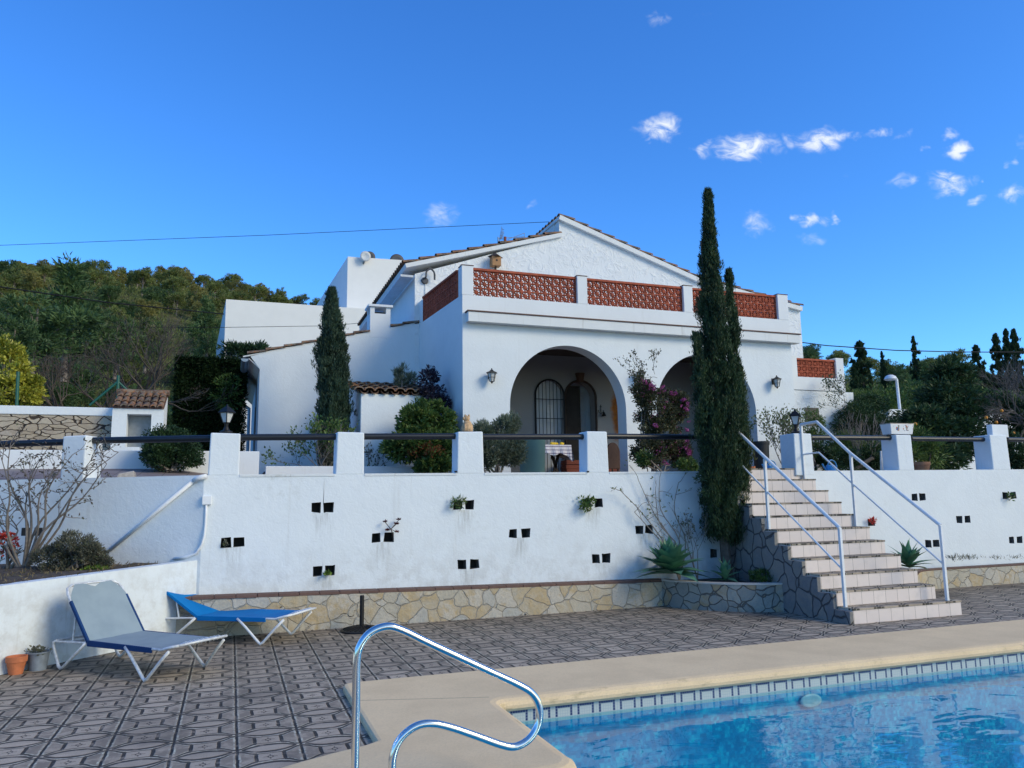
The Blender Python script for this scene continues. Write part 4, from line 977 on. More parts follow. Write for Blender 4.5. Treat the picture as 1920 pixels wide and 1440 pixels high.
# chimney
zc1 = g(712, 576)[2]; b = MB(); c0, c1 = ch0, ch1; zz = zat(c0)-.1
wz0, wz1 = g(712, 588)[2], zc1-.012
b.box(c0, c1, GY-.004, GY+.42, zz, wz0)
for xa, xb in ((c0, c0+.1), (c1-.1, c1)): b.box(xa, xb, GY-.004, GY+.1, wz0, zc1); b.box(xa, xb, GY+.32, GY+.42, wz0, zc1)
chm = b.build('chimney', 'smooth_paint', villa)
MB().box(c0-.05, c1+.05, GY-.05, GY+.47, zc1, zc1+.055).build('chimney_cap', 'smooth_paint', chm, bevel=.008)
MB().box(c0+.1, c1-.1, GY+.1, GY+.3, wz0, wz0+.06).build('flue', 'weep_dark', chm)
# right wing with its own small lattice
WY = 14.9; q = lambda px, py: at(px, py, WY)
xr1 = q(1583, 700)[0]; zt = q(1583, 672)[2]; zm = q(1583, 735)[2]; lx0, lx1 = q(1495, 690)[0], q(1568, 690)[0]; lz0, lz1 = q(1495, 706)[2], q(1568, 678)[2]
b = MB(); b.box(XB, xr1, WY, WY+.22, zm+.01, lz0); b.box(XB, lx0, WY, WY+.22, lz0, zt); b.box(lx1, xr1, WY, WY+.22, lz0, zt); b.build('wing_parapet', 'smooth_paint', villa, bevel=.005)
b = MB(); b.box(XB, xr1+.25, WY+.02, WY+4, 1.8, zm); b.build('wing_wall', 'gable_paint', villa)
lattice((lx0, WY+.05, lz0), (1, 0), lx1-lx0, (lz1-lz0), 7, 3)
a, c = q(1510, 764), q(1535, 764); MB().box(a[0], c[0], WY+.0, WY+.03, a[2]-.45, a[2]).build('shutter', 'shutter_wood', villa)
# ------------------------------------------------------------------ tiled box shed against the wing
SY = 15.0; s_ = lambda px, py: at(px, py, SY)
x0, x1 = s_(676, 780)[0], s_(800, 780)[0]; zf = s_(676, 738)[2]
shed = thing('tiled_shed', 'small white lean-to box with scalloped old roof tiles against the villa wing', 'shed', ((x0+x1)/2, SY, 1.9))
MB().hexa([(x0, SY, 1.9), (x1, SY, 1.9), (x1, GY-.0, 1.9), (x0, GY-.0, 1.9), (x0, SY, zf), (x1, SY, zf), (x1, GY, zf+.42), (x0, GY, zf+.42)]).build('wall', 'wall_paint', shed, bevel=.015)
t_ = MB(); nx = 7; wd = (x1-x0+.1)/nx
for i in range(nx+1):
    xc = x0-.04+i*wd
    for j in range(4):
        ya, yb = SY-.07+j*.5, SY-.07+(j+1)*.5+.06; za, zb = zf+.02+j*.11+.04, zf+.02+(j+1)*.11+.012
        vs = []
        for (y, z, r1) in ((ya, za, .105), (yb, zb, .085)):
            for k in range(9): an = math.pi*k/8; vs.append((xc+r1*math.cos(an), y, z+r1*.75*math.sin(an)))
        t_.add(vs, [(k, k+1, 10+k, 9+k) for k in range(8)]); t_.add([(v[0], v[1]+.002, v[2]) for v in vs[:9]]+[(xc+.085*math.cos(math.pi*k/8), ya+.002, za+.085*.7*math.sin(math.pi*k/8)-.005) for k in range(9)], [(k, k+1, 10+k, 9+k) for k in range(8)])
        if i < nx:
            vs = []
            for (y, z, r1) in ((ya, za-.0, .075), (yb, zb-.0, .07)):
                for k in range(9): an = math.pi+math.pi*k/8; vs.append((xc+wd/2+r1*math.cos(an), y+.01, z+.01+r1*.8*math.sin(an)))
            t_.add(vs, [(k, k+1, 10+k, 9+k) for k in range(8)]); t_.add(list(vs[:9])+[(v[0], v[1]-.0, v[2]-.016) for v in vs[:9]], [(k, k+1, 10+k, 9+k) for k in range(8)])
t_.build('roof_tiles', 'clay_tile', shed)
# low planter kerb in front of the wing
kz = at(560, 874, 14.6)[2]; kx0, kx1 = at(487, 880, 14.6)[0], XA-.02
kb = thing('planter_kerb', 'long low white planter kerb in front of the villa wing', 'planter', ((kx0+kx1)/2, 14.6, 1.9))
MB().box(kx0+.1, kx1, 14.6, 14.75, 1.85, kz).build('kerb', 'smooth_paint', kb, bevel=.01)
MB().box(kx0+.1, kx1, 14.75, GY, 1.85, kz-.08).build('soil', 'soil', kb)
# ------------------------------------------------------------------ things on the deck
def lounger(name, label, loc, rz, back, L1, sling, edge, frame, rope=False, BL=.78):
    """local frame: x along the bed (head at -x), z up; back = backrest angle"""
    t = thing(name, label, 'sun lounger', loc, rz, 'sun loungers on the pool deck', local=True)
    Wd = .30; zb = .288; xh = -.28; xf = xh+L1; b = MB()
    ca, sa = math.cos(back), math.sin(back)
    bx = lambda s_: xh-ca*s_; bz = lambda s_: zb+sa*s_
    # side rails and end bars
    for s in (-1, 1):
        y = s*Wd; b.tube([(xh-.02, y, zb), (xf-.14, y, zb), (xf-.03, y*1., zb+.03), (xf+.05, y*.9, zb+.045)], .0125, 10)
    b.tube([(xf+.05, -Wd*.9, zb+.045), (xf+.062, 0, zb+.05), (xf+.05, Wd*.9, zb+.045)], .0125, 10)
    b.build('frame', frame, t, smooth=True)
    b = MB(); k = [(bx(0), -Wd, bz(0)), (bx(BL*.85), -Wd, bz(BL*.85)), (bx(BL*.95), -Wd*.93, bz(BL*.95)), (bx(BL), -Wd*.75, bz(BL)), (bx(BL+.01), 0, bz(BL+.01)), (bx(BL), Wd*.75, bz(BL)), (bx(BL*.95), Wd*.93, bz(BL*.95)), (bx(BL*.85), Wd, bz(BL*.85)), (bx(0), Wd, bz(0))]
    b.tube(k, .0125, 10); b.build('backrest_frame', frame, t, smooth=True)
    def leg(x0, x1, xb, y, z0=zb-.01, splay=.02):
        b = MB(); ys = y+math.copysign(splay, y); r = .013
        b.tube([(x0, y, z0), (x0+(xb-x0)*.35, y+(ys-y)*.35, z0*.68), (xb-.03 if x0 < xb else xb+.03, ys, .035), (xb, ys, .014), (xb+.03 if x0 < xb else xb-.03, ys, .035), (x1+(xb-x1)*.35, y+(ys-y)*.35, z0*.68), (x1, y, z0)], .015, 10); b.build('leg', frame, t, smooth=True)
    for s in (-1, 1):
        leg(xf-.62, xf-.03, xf-.30, s*(Wd+.012), zb-.004)
        # rear leg loops back behind the backrest
        b = MB(); y = s*(Wd+.012); xr = xh-.50
        b.tube([(xh-.02, y, zb-.01), (xh-.12, y, zb-.09), (xh-.32, y*1.03, .04), (xh-.36, y*1.03, .014), (xh-.40, y*1.03, .035), (xr-.01, y, zb*.72), (xr-.012, y, zb*.88), (xr+.03, y*.97, zb*.95)], .015, 10)
        b.build('leg', frame, t, smooth=True)
        MB().tube([(xr+.01, y*.98, zb*.90), (xh-.02, y*.98, zb-.01)], .011, 8).build('strut', frame, t)
    b = MB(); b.tube([(xh-.47, -Wd, zb*.94), (xh-.47, Wd, zb*.94)], .012, 8); b.tube([(bx(.36), -Wd*.95, bz(.36)-.01), (xh-.26, -Wd*.95, zb-.02)], .010, 8); b.tube([(bx(.36), Wd*.95, bz(.36)-.01), (xh-.26, Wd*.95, zb-.02)], .010, 8); b.tube([(xh-.26, -Wd*.95, zb-.02), (xh-.26, Wd*.95, zb-.02)], .010, 8); b.build('back_support', frame, t)
    # sling: sagging cloth
    def cloth(f, n, m, nm, mt, th=.006, cut=None):
        b = MB(); vs = []
        for i in range(n+1):
            for j in range(m+1): vs.append(f(i/n, j/m*2-1))
        lo = [(v[0], v[1], v[2]-th) for v in vs]; fs = [(i*(m+1)+j, i*(m+1)+j+1, (i+1)*(m+1)+j+1, (i+1)*(m+1)+j) for i in range(n) for j in range(m)]
        b.add(vs, fs); b.add(lo, [q[::-1] for q in fs]); o = b.build(nm, mt, t, smooth=True); return o
    def seat(u, v):
        x = xh+(xf+.035-xh)*u; w = Wd+.004 if u < .82 else (Wd+.004)*(1-.35*((u-.82)/.18)**2*(.4 if not rope else 1.))
        z = zb+.012-(.028 if rope else .010)*(1-v*v)*math.sin(math.pi*u)+(.04*max(0, (u-.85)/.15))+.0035*math.sin(u*17+v*4)*(1-v*v)+.003*math.sin(v*11+u*5)*(1-v*v); return (x, v*w, z)
    def backf(u, v):
        s_ = BL*(u*1.0); w = Wd+.004
        if u > .72: w = (Wd+.004)*(1-.34*((u-.72)/.28)**1.5)
        dip = -.05*max(0, 1-abs(v)*2.2)*max(0, (u-.9)/.1) if rope else 0
        s2 = s_+dip; n = -.022*(1-v*v)*math.sin(math.pi*u)+.004*math.sin(u*13+v*6)*(1-v*v)+.005*math.sin(v*9)*max(0, u-.6)
        return (bx(s2)+sa*(.014+n)*1., v*w, bz(s2)+ca*(.014+n))
    cloth(seat, 14, 8, 'seat_cloth', sling); cloth(backf, 16, 10, 'back_cloth', sling)
    for s in (-1, 1):
        b = MB(); y = s*(Wd+.002); x0, x1 = xh, xf-.26
        b.hexa([(x0, y-s*.004, zb-.04), (x1, y-s*.004, zb-.035), (x1, y+s*.014, zb-.035), (x0, y+s*.014, zb-.04), (x0, y-s*.004, zb+.016), (x1, y-s*.004, zb+.012), (x1, y+s*.014, zb+.012), (x0, y+s*.014, zb+.016)]); b.build('side_hem', edge, t, bevel=.004)
    for s in (-1, 1):
        b = MB(); y = s*(Wd+.003); a_ = np.array([bx(.0), y, bz(0.)]); c_ = np.array([bx(BL*.72), y, bz(BL*.72)]); b.obox(tuple(a_), tuple(c_), .024, .032); b.build('back_hem', edge, t, bevel=.004)
    b = MB(); n = 9
    for i in range(n):
        y = -Wd*.62+Wd*1.24*i/(n-1)
        b.tube([(xf-.045, y, zb+.035), (xf+.02, y+.012, zb+.062), (xf+.068, y+.018, zb+.05), (xf+.05, y+.024, zb+.028)], .0035, 5)
    b.build('lacing', 'white_plastic', t)
    return t
R1 = [atz(*p)[:2] for p in [(126.7, 1256.7), (276.7, 1278), (376.7, 1253), (226.7, 1235)]]
c = (R1[0]+R1[1]+R1[2]+R1[3])/4; d = (R1[1]+R1[2]-R1[0]-R1[3]); rz1 = math.atan2(d[1], d[0]); sp = np.linalg.norm(d)/2
lounger('sun_lounger', 'faded grey-blue sling lounger with raised back and peeling white tubular frame', (c[0], c[1], .0), rz1, rad(50), 1.17, 'faded_sling', 'sling_back', 'worn_metal', True, .66)
R2 = [atz(*p)[:2] for p in [(327, 1200), (496.7, 1210), (546.7, 1191.7), (383, 1190)]]
c = (R2[1]+R2[2])/2; d = (R2[1]+R2[2]-R2[0]-R2[3]); rz2 = math.atan2(d[1], d[0]); u2 = unit(d)
c = c-u2*.60
lounger('sun_lounger', 'bright blue sling lounger with half raised back beside the stone ledge', (c[0], c[1], .0), rz2, rad(32), 1.15, 'blue_sling', 'blue_sling', 'white_metal', False, .84)
# parasol base
q = atz(678, 1183); pb = thing('parasol_base', 'round black cast parasol base with short pole in front of the stone ledge', 'parasol base', (q[0], q[1], 0))
b = MB(); b.lathe([(.001, .0), (.255, .0), (.262, .012), (.25, .022), (.20, .032), (.12, .05), (.045, .065), (.03, .075), (.001, .075)], (q[0], q[1], 0), 36); b.build('plate', 'black_iron', pb, smooth=True)
b = MB()
for k in range(24):
    a = 2*math.pi*k/24; b.tube([(q[0]+.07*math.cos(a), q[1]+.07*math.sin(a), .064), (q[0]+.15*math.cos(a+.1), q[1]+.15*math.sin(a+.1), .049), (q[0]+.23*math.cos(a), q[1]+.23*math.sin(a), .030)], .006, 5)
b.build('ribs', 'black_iron', pb)
MB().lathe([(.028, .05), (.028, .42), (.022, .43), (.001, .43)], (q[0], q[1], 0), 18).build('pole', 'black_iron', pb)
# stainless pool handrail
ph = thing('pool_handrail', 'polished stainless steel pool grab rail looping over the water', 'grab rail', (.75, 4.2, .05))
def bez(pts, n=10):
    out = []
    P = [np.array(p, dtype=float) for p in pts]
    for i in range(len(P)-1):
        p0, p1, p2, p3 = P[max(0, i-1)], P[i], P[i+1], P[min(len(P)-1, i+2)]
        for k in range(n): s_ = k/n; out.append(.5*((2*p1)+(-p0+p2)*s_+(2*p0-5*p1+4*p2-p3)*s_**2+(-p0+3*p1-3*p2+p3)*s_**3))
    out.append(P[-1]); return [tuple(p) for p in out]
pp = [(664, 1640), (666, 1440), (668, 1300), (669, 1240), (675, 1212), (694, 1187), (724, 1175), (752, 1181), (800, 1204), (860, 1232), (920, 1260), (972, 1284), (998, 1301), (1011, 1326), (1009, 1358), (992, 1386), (966, 1400), (938, 1396), (890, 1379), (845, 1364), (810, 1357), (780, 1362), (752, 1384), (738, 1414), (735, 1450), (736, 1600)]
P3 = []
for i, p in enumerate(pp):
    v = at(*p, 4.2); 
    if i in (0, len(pp)-1): v = np.array([v[0], 4.2, .04]); v[0] = .64 if i == 0 else .835
    P3.append(v)
MB().tube(bez(P3, 6), .0215, 24).build('tube', 'chrome', ph, smooth=True)
for x in (.64, .835): MB().lathe([(.022, .05), (.05, .05), (.05, .056), (.03, .064), (.022, .066)], (x, 4.2, 0), 20).build('flange', 'chrome', ph, smooth=True)
# two plant pots
def pot(name, label, loc, r, h, mat, soil=True, rim=.03, taper=.68):
    t = thing(name, label, 'plant pot', loc); x, y, z = loc
    MB().lathe([(.001, 0), (r*taper, 0), (r*.95, h-rim), (r*1.04, h-rim), (r*1.05, h), (r*.92, h), (r*.88, h-.02), (.001, h-.025)], loc, 28).build('body', mat, t, smooth=False)
    if soil: MB().lathe([(.001, h-.024), (r*.88, h-.022), (r*.87, h-.03), (.001, h-.03)], loc, 20).build('soil', 'soil', t)
    return t
q = atz(22, 1266); pot('plant_pot', 'empty terracotta pot at the foot of the bed wall', (q[0]+.02, q[1]+.05, 0), .088, .165, 'terracotta_pot', rim=.05)
q = atz(66, 1258); q2 = (q[0]+.01, q[1]+.05, 0); gp = pot('plant_pot', 'grey plastic pot with a small plant beside the terracotta pot', q2, .10, .175, 'grey_pot', rim=.012, taper=.75)
P = np.array(q2)+np.array([0, 0, .18])+RNG.normal(size=(90, 3))*np.array([.05, .05, .03]); npmesh('leaves', leafquads(P, RNG.normal(size=(90, 3))+np.array([0, 0, .5]), .04, .025), M['olive_grey'], gp)
# wall lanterns
def lantern(label, c, parent_y):
    x, y, z = c; t = thing('wall_lantern', label, 'lantern', (x, y, z), group='wall lanterns on the villa'); y -= .14
    n = 6
    b = MB(); b.tube([(x, parent_y, z+.02), (x, y+.05, z+.0), (x, y, z-.13)], .010, 6); b.lathe([(.001, -.165), (.014, -.15), (.022, -.135), (.045, -.12), (.001, -.12)], (x, y, z), 6); b.box(x-.03, x+.03, parent_y-.012, parent_y, z-.05, z+.09); b.build('bracket', 'black_iron', t)
    MB().lathe([(.001, .145), (.012, .14), (.01, .12), (.03, .105), (.05, .085), (.115, .055), (.118, .045), (.09, .045)], (x, y, z), 6).build('hood', 'black_iron', t)
    MB().lathe([(.046, -.118), (.082, .045)], (x, y, z), 6).build('glass', 'frosted', t)
    b = MB()
    for k in range(6):
        a = 2*math.pi*k/6; b.tube([(x+.048*math.cos(a), y+.048*math.sin(a), z-.12), (x+.086*math.cos(a), y+.086*math.sin(a), z+.048)], .006, 5)
        a2 = 2*math.pi*(k+1)/6; b.tube([(x+.066*math.cos(a), y+.066*math.sin(a), z-.04), (x+.066*math.cos(a2), y+.066*math.sin(a2), z-.04)], .005, 4)
    b.build('cage', 'black_iron', t); return t
for px, py, lb in ((918, 706, 'black wall lantern at the left corner of the porch front'), (1196, 705, 'black wall lantern between the two arches'), (1449, 717, 'black wall lantern right of the second arch, near the right corner')):
    lantern(lb, at(px, py, FY-.0), FY)
q = at(1087, 708, BYW-.1)
t = thing('basket_lamp', 'dark woven basket lamp above the arched doorway', 'lamp', (q[0], BYW, q[2])); b = MB(); b.lathe([(.001, -.11), (.075, -.11), (.095, .0), (.115, .10), (.10, .10), (.001, .08)], (q[0], BYW-.12, q[2]), 14); b.build('shade', 'wicker', t)
# anchor-shaped wall bell
q = at(1128, 772, BYW-.03); t = thing('wall_bell', 'small black bell on an anchor bracket by the doorway', 'bell', tuple(q)); b = MB(); x, y, z = q
b.tube([(x-.02, BYW-.03, z+.17), (x-.02, BYW-.03, z-.02)], .008, 6); b.tube([(x-.09, BYW-.03, z+.04), (x-.07, BYW-.03, z-.02), (x-.02, BYW-.03, z-.04), (x+.04, BYW-.03, z-.02), (x+.06, BYW-.03, z+.04)], .008, 6); b.tube([(x-.05, BYW-.03, z+.12), (x+.01, BYW-.03, z+.12)], .007, 6); b.build('bracket', 'black_iron', t)
MB().lathe([(.001, .07), (.02, .06), (.035, .02), (.06, -.03), (.001, -.03)], (x+.03, BYW-.09, z-.08), 14).build('bell', 'black_iron', t)
# lanterns on the pillars
def post_lamp(label, px, pyb, pyt, y):
    a = at(px, pyb, y); c = at(px, pyt, y); x, z0 = a[0], a[2]; h = c[2]-a[2]; t = thing('post_lantern', label, 'lantern', (x, y, z0), group='lanterns standing on the pillars'); s = h/.40
    MB().lathe([(.001, 0), (.085*s, 0), (.085*s, .015*s), (.045*s, .03*s), (.024*s, .08*s), (.03*s, .12*s), (.045*s, .14*s), (.001, .14*s)], (x, y, z0), 14).build('base', 'black_iron', t, smooth=False)
    MB().lathe([(.045*s, .14*s), (.088*s, .27*s)], (x, y, z0), 4).build('glass', 'frosted', t)
    b = MB()
    for k in range(4): an = math.pi/2*k; b.tube([(x+.047*s*math.cos(an), y+.047*s*math.sin(an), z0+.14*s), (x+.092*s*math.cos(an), y+.092*s*math.sin(an), z0+.275*s)], .007*s, 5)
    b.build('frame', 'black_iron', t)
    MB().lathe([(.115*s, .27*s), (.118*s, .28*s), (.05*s, .345*s), (.03*s, .35*s), (.012*s, .38*s), (.001, .40*s)], (x, y, z0), 4).build('hood', 'black_iron', t); return t
post_lamp('black post lantern on the pillar left of the weep-hole wall', 424, 811, 757, YW+.15); post_lamp('black post lantern on the pillar beside the stair handrail', 1493, 812, 766, YW+.22)
# dog statue
a = at(876, 809, YW+.13); x, y, z = a; t = thing('dog_statue', 'small tan clay dog figurine sitting on a white pillar', 'figurine', tuple(a))
b = MB(); b.lathe([(.001, 0), (.078, .0), (.086, .04), (.078, .09), (.055, .13), (.045, .15), (.001, .155)], tuple(a), 14)
b.lathe([(.001, -.045), (.04, -.03), (.05, 0), (.042, .03), (.001, .048)], (x-.008, y, z+.185), 12); b.lathe([(.001, -.02), (.022, -.01), (.024, .02), (.001, .035)], (x-.052, y-.01, z+.178), 8)
for s in (-1, 1): b.lathe([(.001, 0), (.016, .01), (.012, .035), (.001, .045)], (x-.0+s*.028, y+.0, z+.205), 7); b.tube([(x+s*.035-.01, y-.05, z+.10), (x+s*.035-.015, y-.075, z+.01)], .018, 7)
b.tube([(x+.06, y+.03, z+.02), (x+.085, y+.03, z+.05), (x+.08, y+.03, z+.08)], .012, 6); b.build('body', 'dog_clay', t, smooth=True)
# ceramic trough
a = at(1682, 815, YW+.14); h = at(1682, 796, YW+.14)[2]-a[2]; x, y, z = a; t = thing('ceramic_trough', 'white ceramic trough painted with flowers standing on a pillar', 'planter', tuple(a))
w0, w1 = at(1660, 805, YW+.14)[0], at(1704, 805, YW+.14)[0]; hw = (w1-w0)/2; x = (w0+w1)/2; ORG[t.name] = None; t.location = (x, y, z)
MB().hexa([(-hw*.9, -.10, .002), (hw*.9, -.10, .002), (hw*.9, .10, .002), (-hw*.9, .10, .002), (-hw, -.12, h), (hw, -.12, h), (hw, .12, h), (-hw, .12, h)]).build('body', 'floral_ceramic', t, bevel=.008)
MB().box(-hw*1.02, hw*1.02, -.125, .125, h, h+.012).build('rim', 'rock', t, bevel=.003)
# cap block on the far right pillar
a, c = at(1856, 815, YW+.3), at(1884, 797, YW+.3); t = thing('white_block', 'square white rendered block standing on the rightmost pillar', 'block', ((a[0]+c[0])/2, YW+.3, a[2])); MB().box(a[0], c[0], YW+.24, YW+.36, a[2]-.05, c[2]).build('block', 'smooth_paint', t, bevel=.01)
# teal tank
x0, x1 = at(981, 850, 12.5)[0], at(1030, 850, 12.5)[0]; zt = at(1005, 823, 12.5)[2]; r = (x1-x0)/2; x = (x0+x1)/2
t = thing('water_barrel', 'big teal plastic tub standing on the terrace', 'barrel', (x, 12.7, 1.9)); MB().lathe([(.001, 0), (r*.88, 0), (r*.97, (zt-1.9)), (r*1.03, zt-1.9), (r*1.03, zt-1.87), (r*.9, zt-1.87), (.001, zt-2.0)], (x, 12.7, 1.9), 36).build('body', 'teal_plastic', t, smooth=True)
# table with striped cloth and lemons
TY = 14.75; x0, x1 = at(1000, 840, TY)[0], at(1068, 840, TY)[0]; zt = at(1050, 834, TY)[2]
t = thing('table', 'dark wooden trestle table in the porch', 'table', ((x0+x1)/2, TY+.3, 1.9)); MB().box(x0+.03, x1-.02, TY+.03, TY+.9, zt-.04, zt-.012).build('tabletop', 'dark_wood', t)
for i, x in enumerate((x0+.12, x1-.12)):
    for s in (-1, 1): MB().obox((x-s*.12, TY+.2+i*.3, 1.9), (x+s*.12, TY+.2+i*.3, zt-.04), .05, .05).build('leg', 'dark_wood', t)
b = MB(); n = 26; zc = zt; top = []
xa, xb = x0, x1+.04
b.quad((xa, TY, zc), (xb, TY, zc), (xb, TY+.95, zc), (xa, TY+.95, zc))
for i in range(n):
    u0, u1 = i/n, (i+1)/n; f = lambda u: (xa+(xb-xa)*u, TY-.015+.02*math.sin(u*30), zc-.17-.05*abs(math.sin(u*9))-(.16*max(0, (u-.9)/.1)))
    p, q = f(u0), f(u1); b.quad((xa+(xb-xa)*u0, TY, zc), (xa+(xb-xa)*u1, TY, zc), q, p)
b.quad((xb, TY, zc), (xb, TY+.95, zc), (xb+.05, TY+.95, zc-.2), (xb+.05, TY-.02, zc-.34))
tc = b.build('tablecloth', 'striped_cloth'); tag(tc, 'white tablecloth with dark stripes hanging over the porch table', 'tablecloth')
for i, (px, py) in enumerate(((1033, 829), (1039, 830), (1045, 829), (1051, 830), (1054, 828))):
    q = at(px, py, TY+.2); o = MB().lathe([(.001, -.045), (.022, -.035), (.034, 0), (.022, .033), (.001, .045)], (q[0], TY+.15+.05*(i % 3), zt+.036), 10, 'x').build('lemon', 'lemon', smooth=True)
    tag(o, 'yellow lemon in the row on the striped tablecloth', 'lemon', 'lemons on the porch table')
# curved wicker chair back
x0, x1 = at(1144, 850, 13.6)[0], at(1171, 850, 13.6)[0]; zt = at(1160, 828, 13.6)[2]
t = thing('chair', 'brown chair with rounded back seen inside the arch behind the rail', 'chair', ((x0+x1)/2, 13.8, 1.9)); xm = (x0+x1)/2; w_ = (x1-x0)/2
poly = [(xm-w_*.8, 13.8, 2.15), (xm+w_, 13.8, 2.15)]+[(xm+.1*w_+w_*.95*math.cos(a_), 13.8, zt-.22+.22*math.sin(a_)) for a_ in np.linspace(0, math.pi, 14)]
MB().prism(poly, (0, .05, 0)).build('backrest', 'wicker', t, bevel=.01)
MB().box(x0, x1, 13.85, 14.1, 2.28, 2.36).build('seat', 'wicker', t, bevel=.02)
for dx in (-1, 1):
    for yy in (13.84, 14.08): MB().tube([(xm+dx*w_*.8, yy, 1.9), (xm+dx*w_*.8, yy, 2.3)], .018, 8).build('leg', 'dark_wood', t)
# black pot, cans and pots near the steps
x0, x1 = at(1414, 850, 12.4)[0], at(1440, 850, 12.4)[0]; zt = at(1427, 828, 12.4)[2]; x = (x0+x1)/2+.0; r = .17
pot('plant_pot', 'large black plastic pot at the top of the steps', (x, 12.4, 1.9), .165, zt-1.9, 'black_plastic', rim=.05, taper=.8)
q = at(1408, 882, 12.0); pot('plant_pot', 'small terracotta pot at the top of the steps', (q[0], 12.0, 1.98), .08, .14, 'terracotta_pot', rim=.03)
q = at(1729, 880, 11.6); pot('plant_pot', 'tan clay pot behind the right terrace wall', (q[0], 11.6, 1.95), .15, .24, 'tan_pot', rim=.06)
def can(label, px, py, y, s):
    a = at(px, py, y); x, z = a[0], 1.96; t = thing('watering_can', label, 'watering can', (x, y, z), group='blue watering cans')
    MB().lathe([(.001, 0), (.085*s, 0), (.09*s, .02*s), (.08*s, .13*s), (.06*s, .15*s), (.001, .15*s)], (x, y, z), 18).build('body', 'blue_plastic', t, smooth=True)
    MB().tube([(x-.08*s, y, z+.04*s), (x-.13*s, y, z+.10*s), (x-.17*s, y, z+.17*s)], .014*s, 8).build('spout', 'blue_plastic', t)
    MB().tube(bez([(x+.08*s, y, z+.05*s), (x+.13*s, y, z+.12*s), (x+.09*s, y, z+.21*s), (x, y, z+.23*s), (x-.06*s, y, z+.15*s)], 4), .010*s, 7).build('handle', 'blue_plastic', t)
can('light blue watering can at the top of the steps', 1444, 875, 11.3, 1.0); can('blue watering can with round handle behind the right wall', 1557, 872, 11.5, 1.1)
a, c = at(1650, 878, 10.95), at(1658, 845, 10.95); t = thing('wooden_board', 'white-edged board leaning against a pillar of the right wall', 'board', (a[0], 10.95, 1.9)); MB().hexa([(a[0]-.03, 10.9, 1.9), (a[0]+.11, 10.9, 1.9), (a[0]+.11, 10.93, 1.9), (a[0]-.03, 10.93, 1.9), (c[0]-.02, 11.0, c[2]), (c[0]+.04, 11.0, c[2]), (c[0]+.04, 11.03, c[2]), (c[0]-.02, 11.03, c[2])]).build('board', 'ladder_chalk', t)
# birdhouse
a = at(929, 490, GY-.15); x, y, z = a; t = thing('birdhouse', 'small wooden birdhouse on a bracket against the gable wall', 'birdhouse', tuple(a)); s = .95
b = MB(); b.box(x-.11, x+.11, y-.10, y+.10, z-.13, z+.10); b.build('box', 'birdhouse_wood', t, bevel=.004)
b = MB(); b.lathe([(.20, .10), (.001, .22)], (x, y, z), 4); b.build('roof', 'dark_wood', t)
b = MB(); b.tube([(x, y, z-.13), (x-.01, y, z-.3), (x+.0, GY+.02, z-.52)], .028, 8); b.build('bracket', 'dark_wood', t); MB().lathe([(.001, -.004), (.025, -.004), (.025, .002), (.001, .002)], (x, y-.10, z), 14, 'y').build('entrance_hole', 'weep_dark', t)
# bent vent pipe on the gable
a = at(797, 521, GY-.04); x, y, z = a; e = at(815, 521, GY-.12); t = thing('bent_pipe', 'bent metal pipe with round fitting on the gable wall near the eave', 'pipe', tuple(a)); dx = e[0]-x
MB().tube(bez([(x, GY, z-.02), (x, y-.08, z-.0), (x+dx*.1, y-.08, z+.14), (x+dx*.55, y-.08, z+.20), (x+dx*.95, y-.08, z+.12), (x+dx, y-.08, z-.05)], 5), .022, 8).build('pipe', 'dark_grey', t, smooth=True)
MB().lathe([(.001, -.06), (.07, -.06), (.085, -.02), (.085, 0), (.001, 0)], (x, GY, z-.06), 14, 'y').build('fitting', 'dark_grey', t); MB().tube([(x+.01, GY-.02, z-.12), (x+.015, GY-.02, z-.95)], .008, 6).build('cable', 'grey_pvc', t)
# tv aerial on the left roof
a = at(934, 462, GY+2.2); x, y, z = a; t = thing('tv_aerial', 'thin television aerial on the left roof slope', 'aerial', (x, y, z-.6)); top = at(934, 447, y)
MB().tube([(x, y, z-.7), (x, y, top[2]+.04)], .018, 6).build('mast', 'zinc', t)
b = MB(); e = at(983, 444, y+.4); b.tube([tuple(top), tuple(e)], .010, 5); k1 = at(955, 441, y); k2 = at(983, 437, y+.3); b.tube([tuple(at(952, 449, y)), tuple(k2)], .008, 5); b.tube([tuple(at(952, 457, y)), tuple(at(984, 449, y+.3))], .008, 5); b.tube([tuple(k2), tuple(at(984, 449, y+.3))], .008, 5); b.build('boom', 'zinc', t)
b = MB()
for i in range(5):
    f0, f1 = at(936+i*1.2, 452-i*1.5, y), at(941+i*1.1, 424+i*3., y); b.tube([tuple(f0), tuple(f1)], .006, 4)
for i in range(4): b.tube([tuple(at(935+i*2, 447-i*6, y)), tuple(at(944+i*.4, 449-i*6, y))], .006, 4)
b.build('reflector', 'zinc', t); MB().box(at(947, 448, y)[0]-.03, at(947, 448, y)[0]+.03, y-.03, y+.03, at(947, 448, y)[2]-.06, at(947, 448, y)[2]+.06).build('connector', 'brick_red', t)
# stone in the terrace corner
a = lw(237, 893, .5); t = thing('rough_stone', 'rough pale stone block lying on the terrace edge', 'stone', tuple(a)); x, y, z = a; b = MB(); b.hexa([(x-.12, y-.09, z-.06), (x+.11, y-.10, z-.06), (x+.13, y+.09, z-.06), (x-.10, y+.11, z-.06), (x-.10, y-.07, z+.03), (x+.10, y-.08, z+.075), (x+.10, y+.07, z+.06), (x-.06, y+.08, z+.05)]); b.build('stone', 'rock', t, bevel=.018)
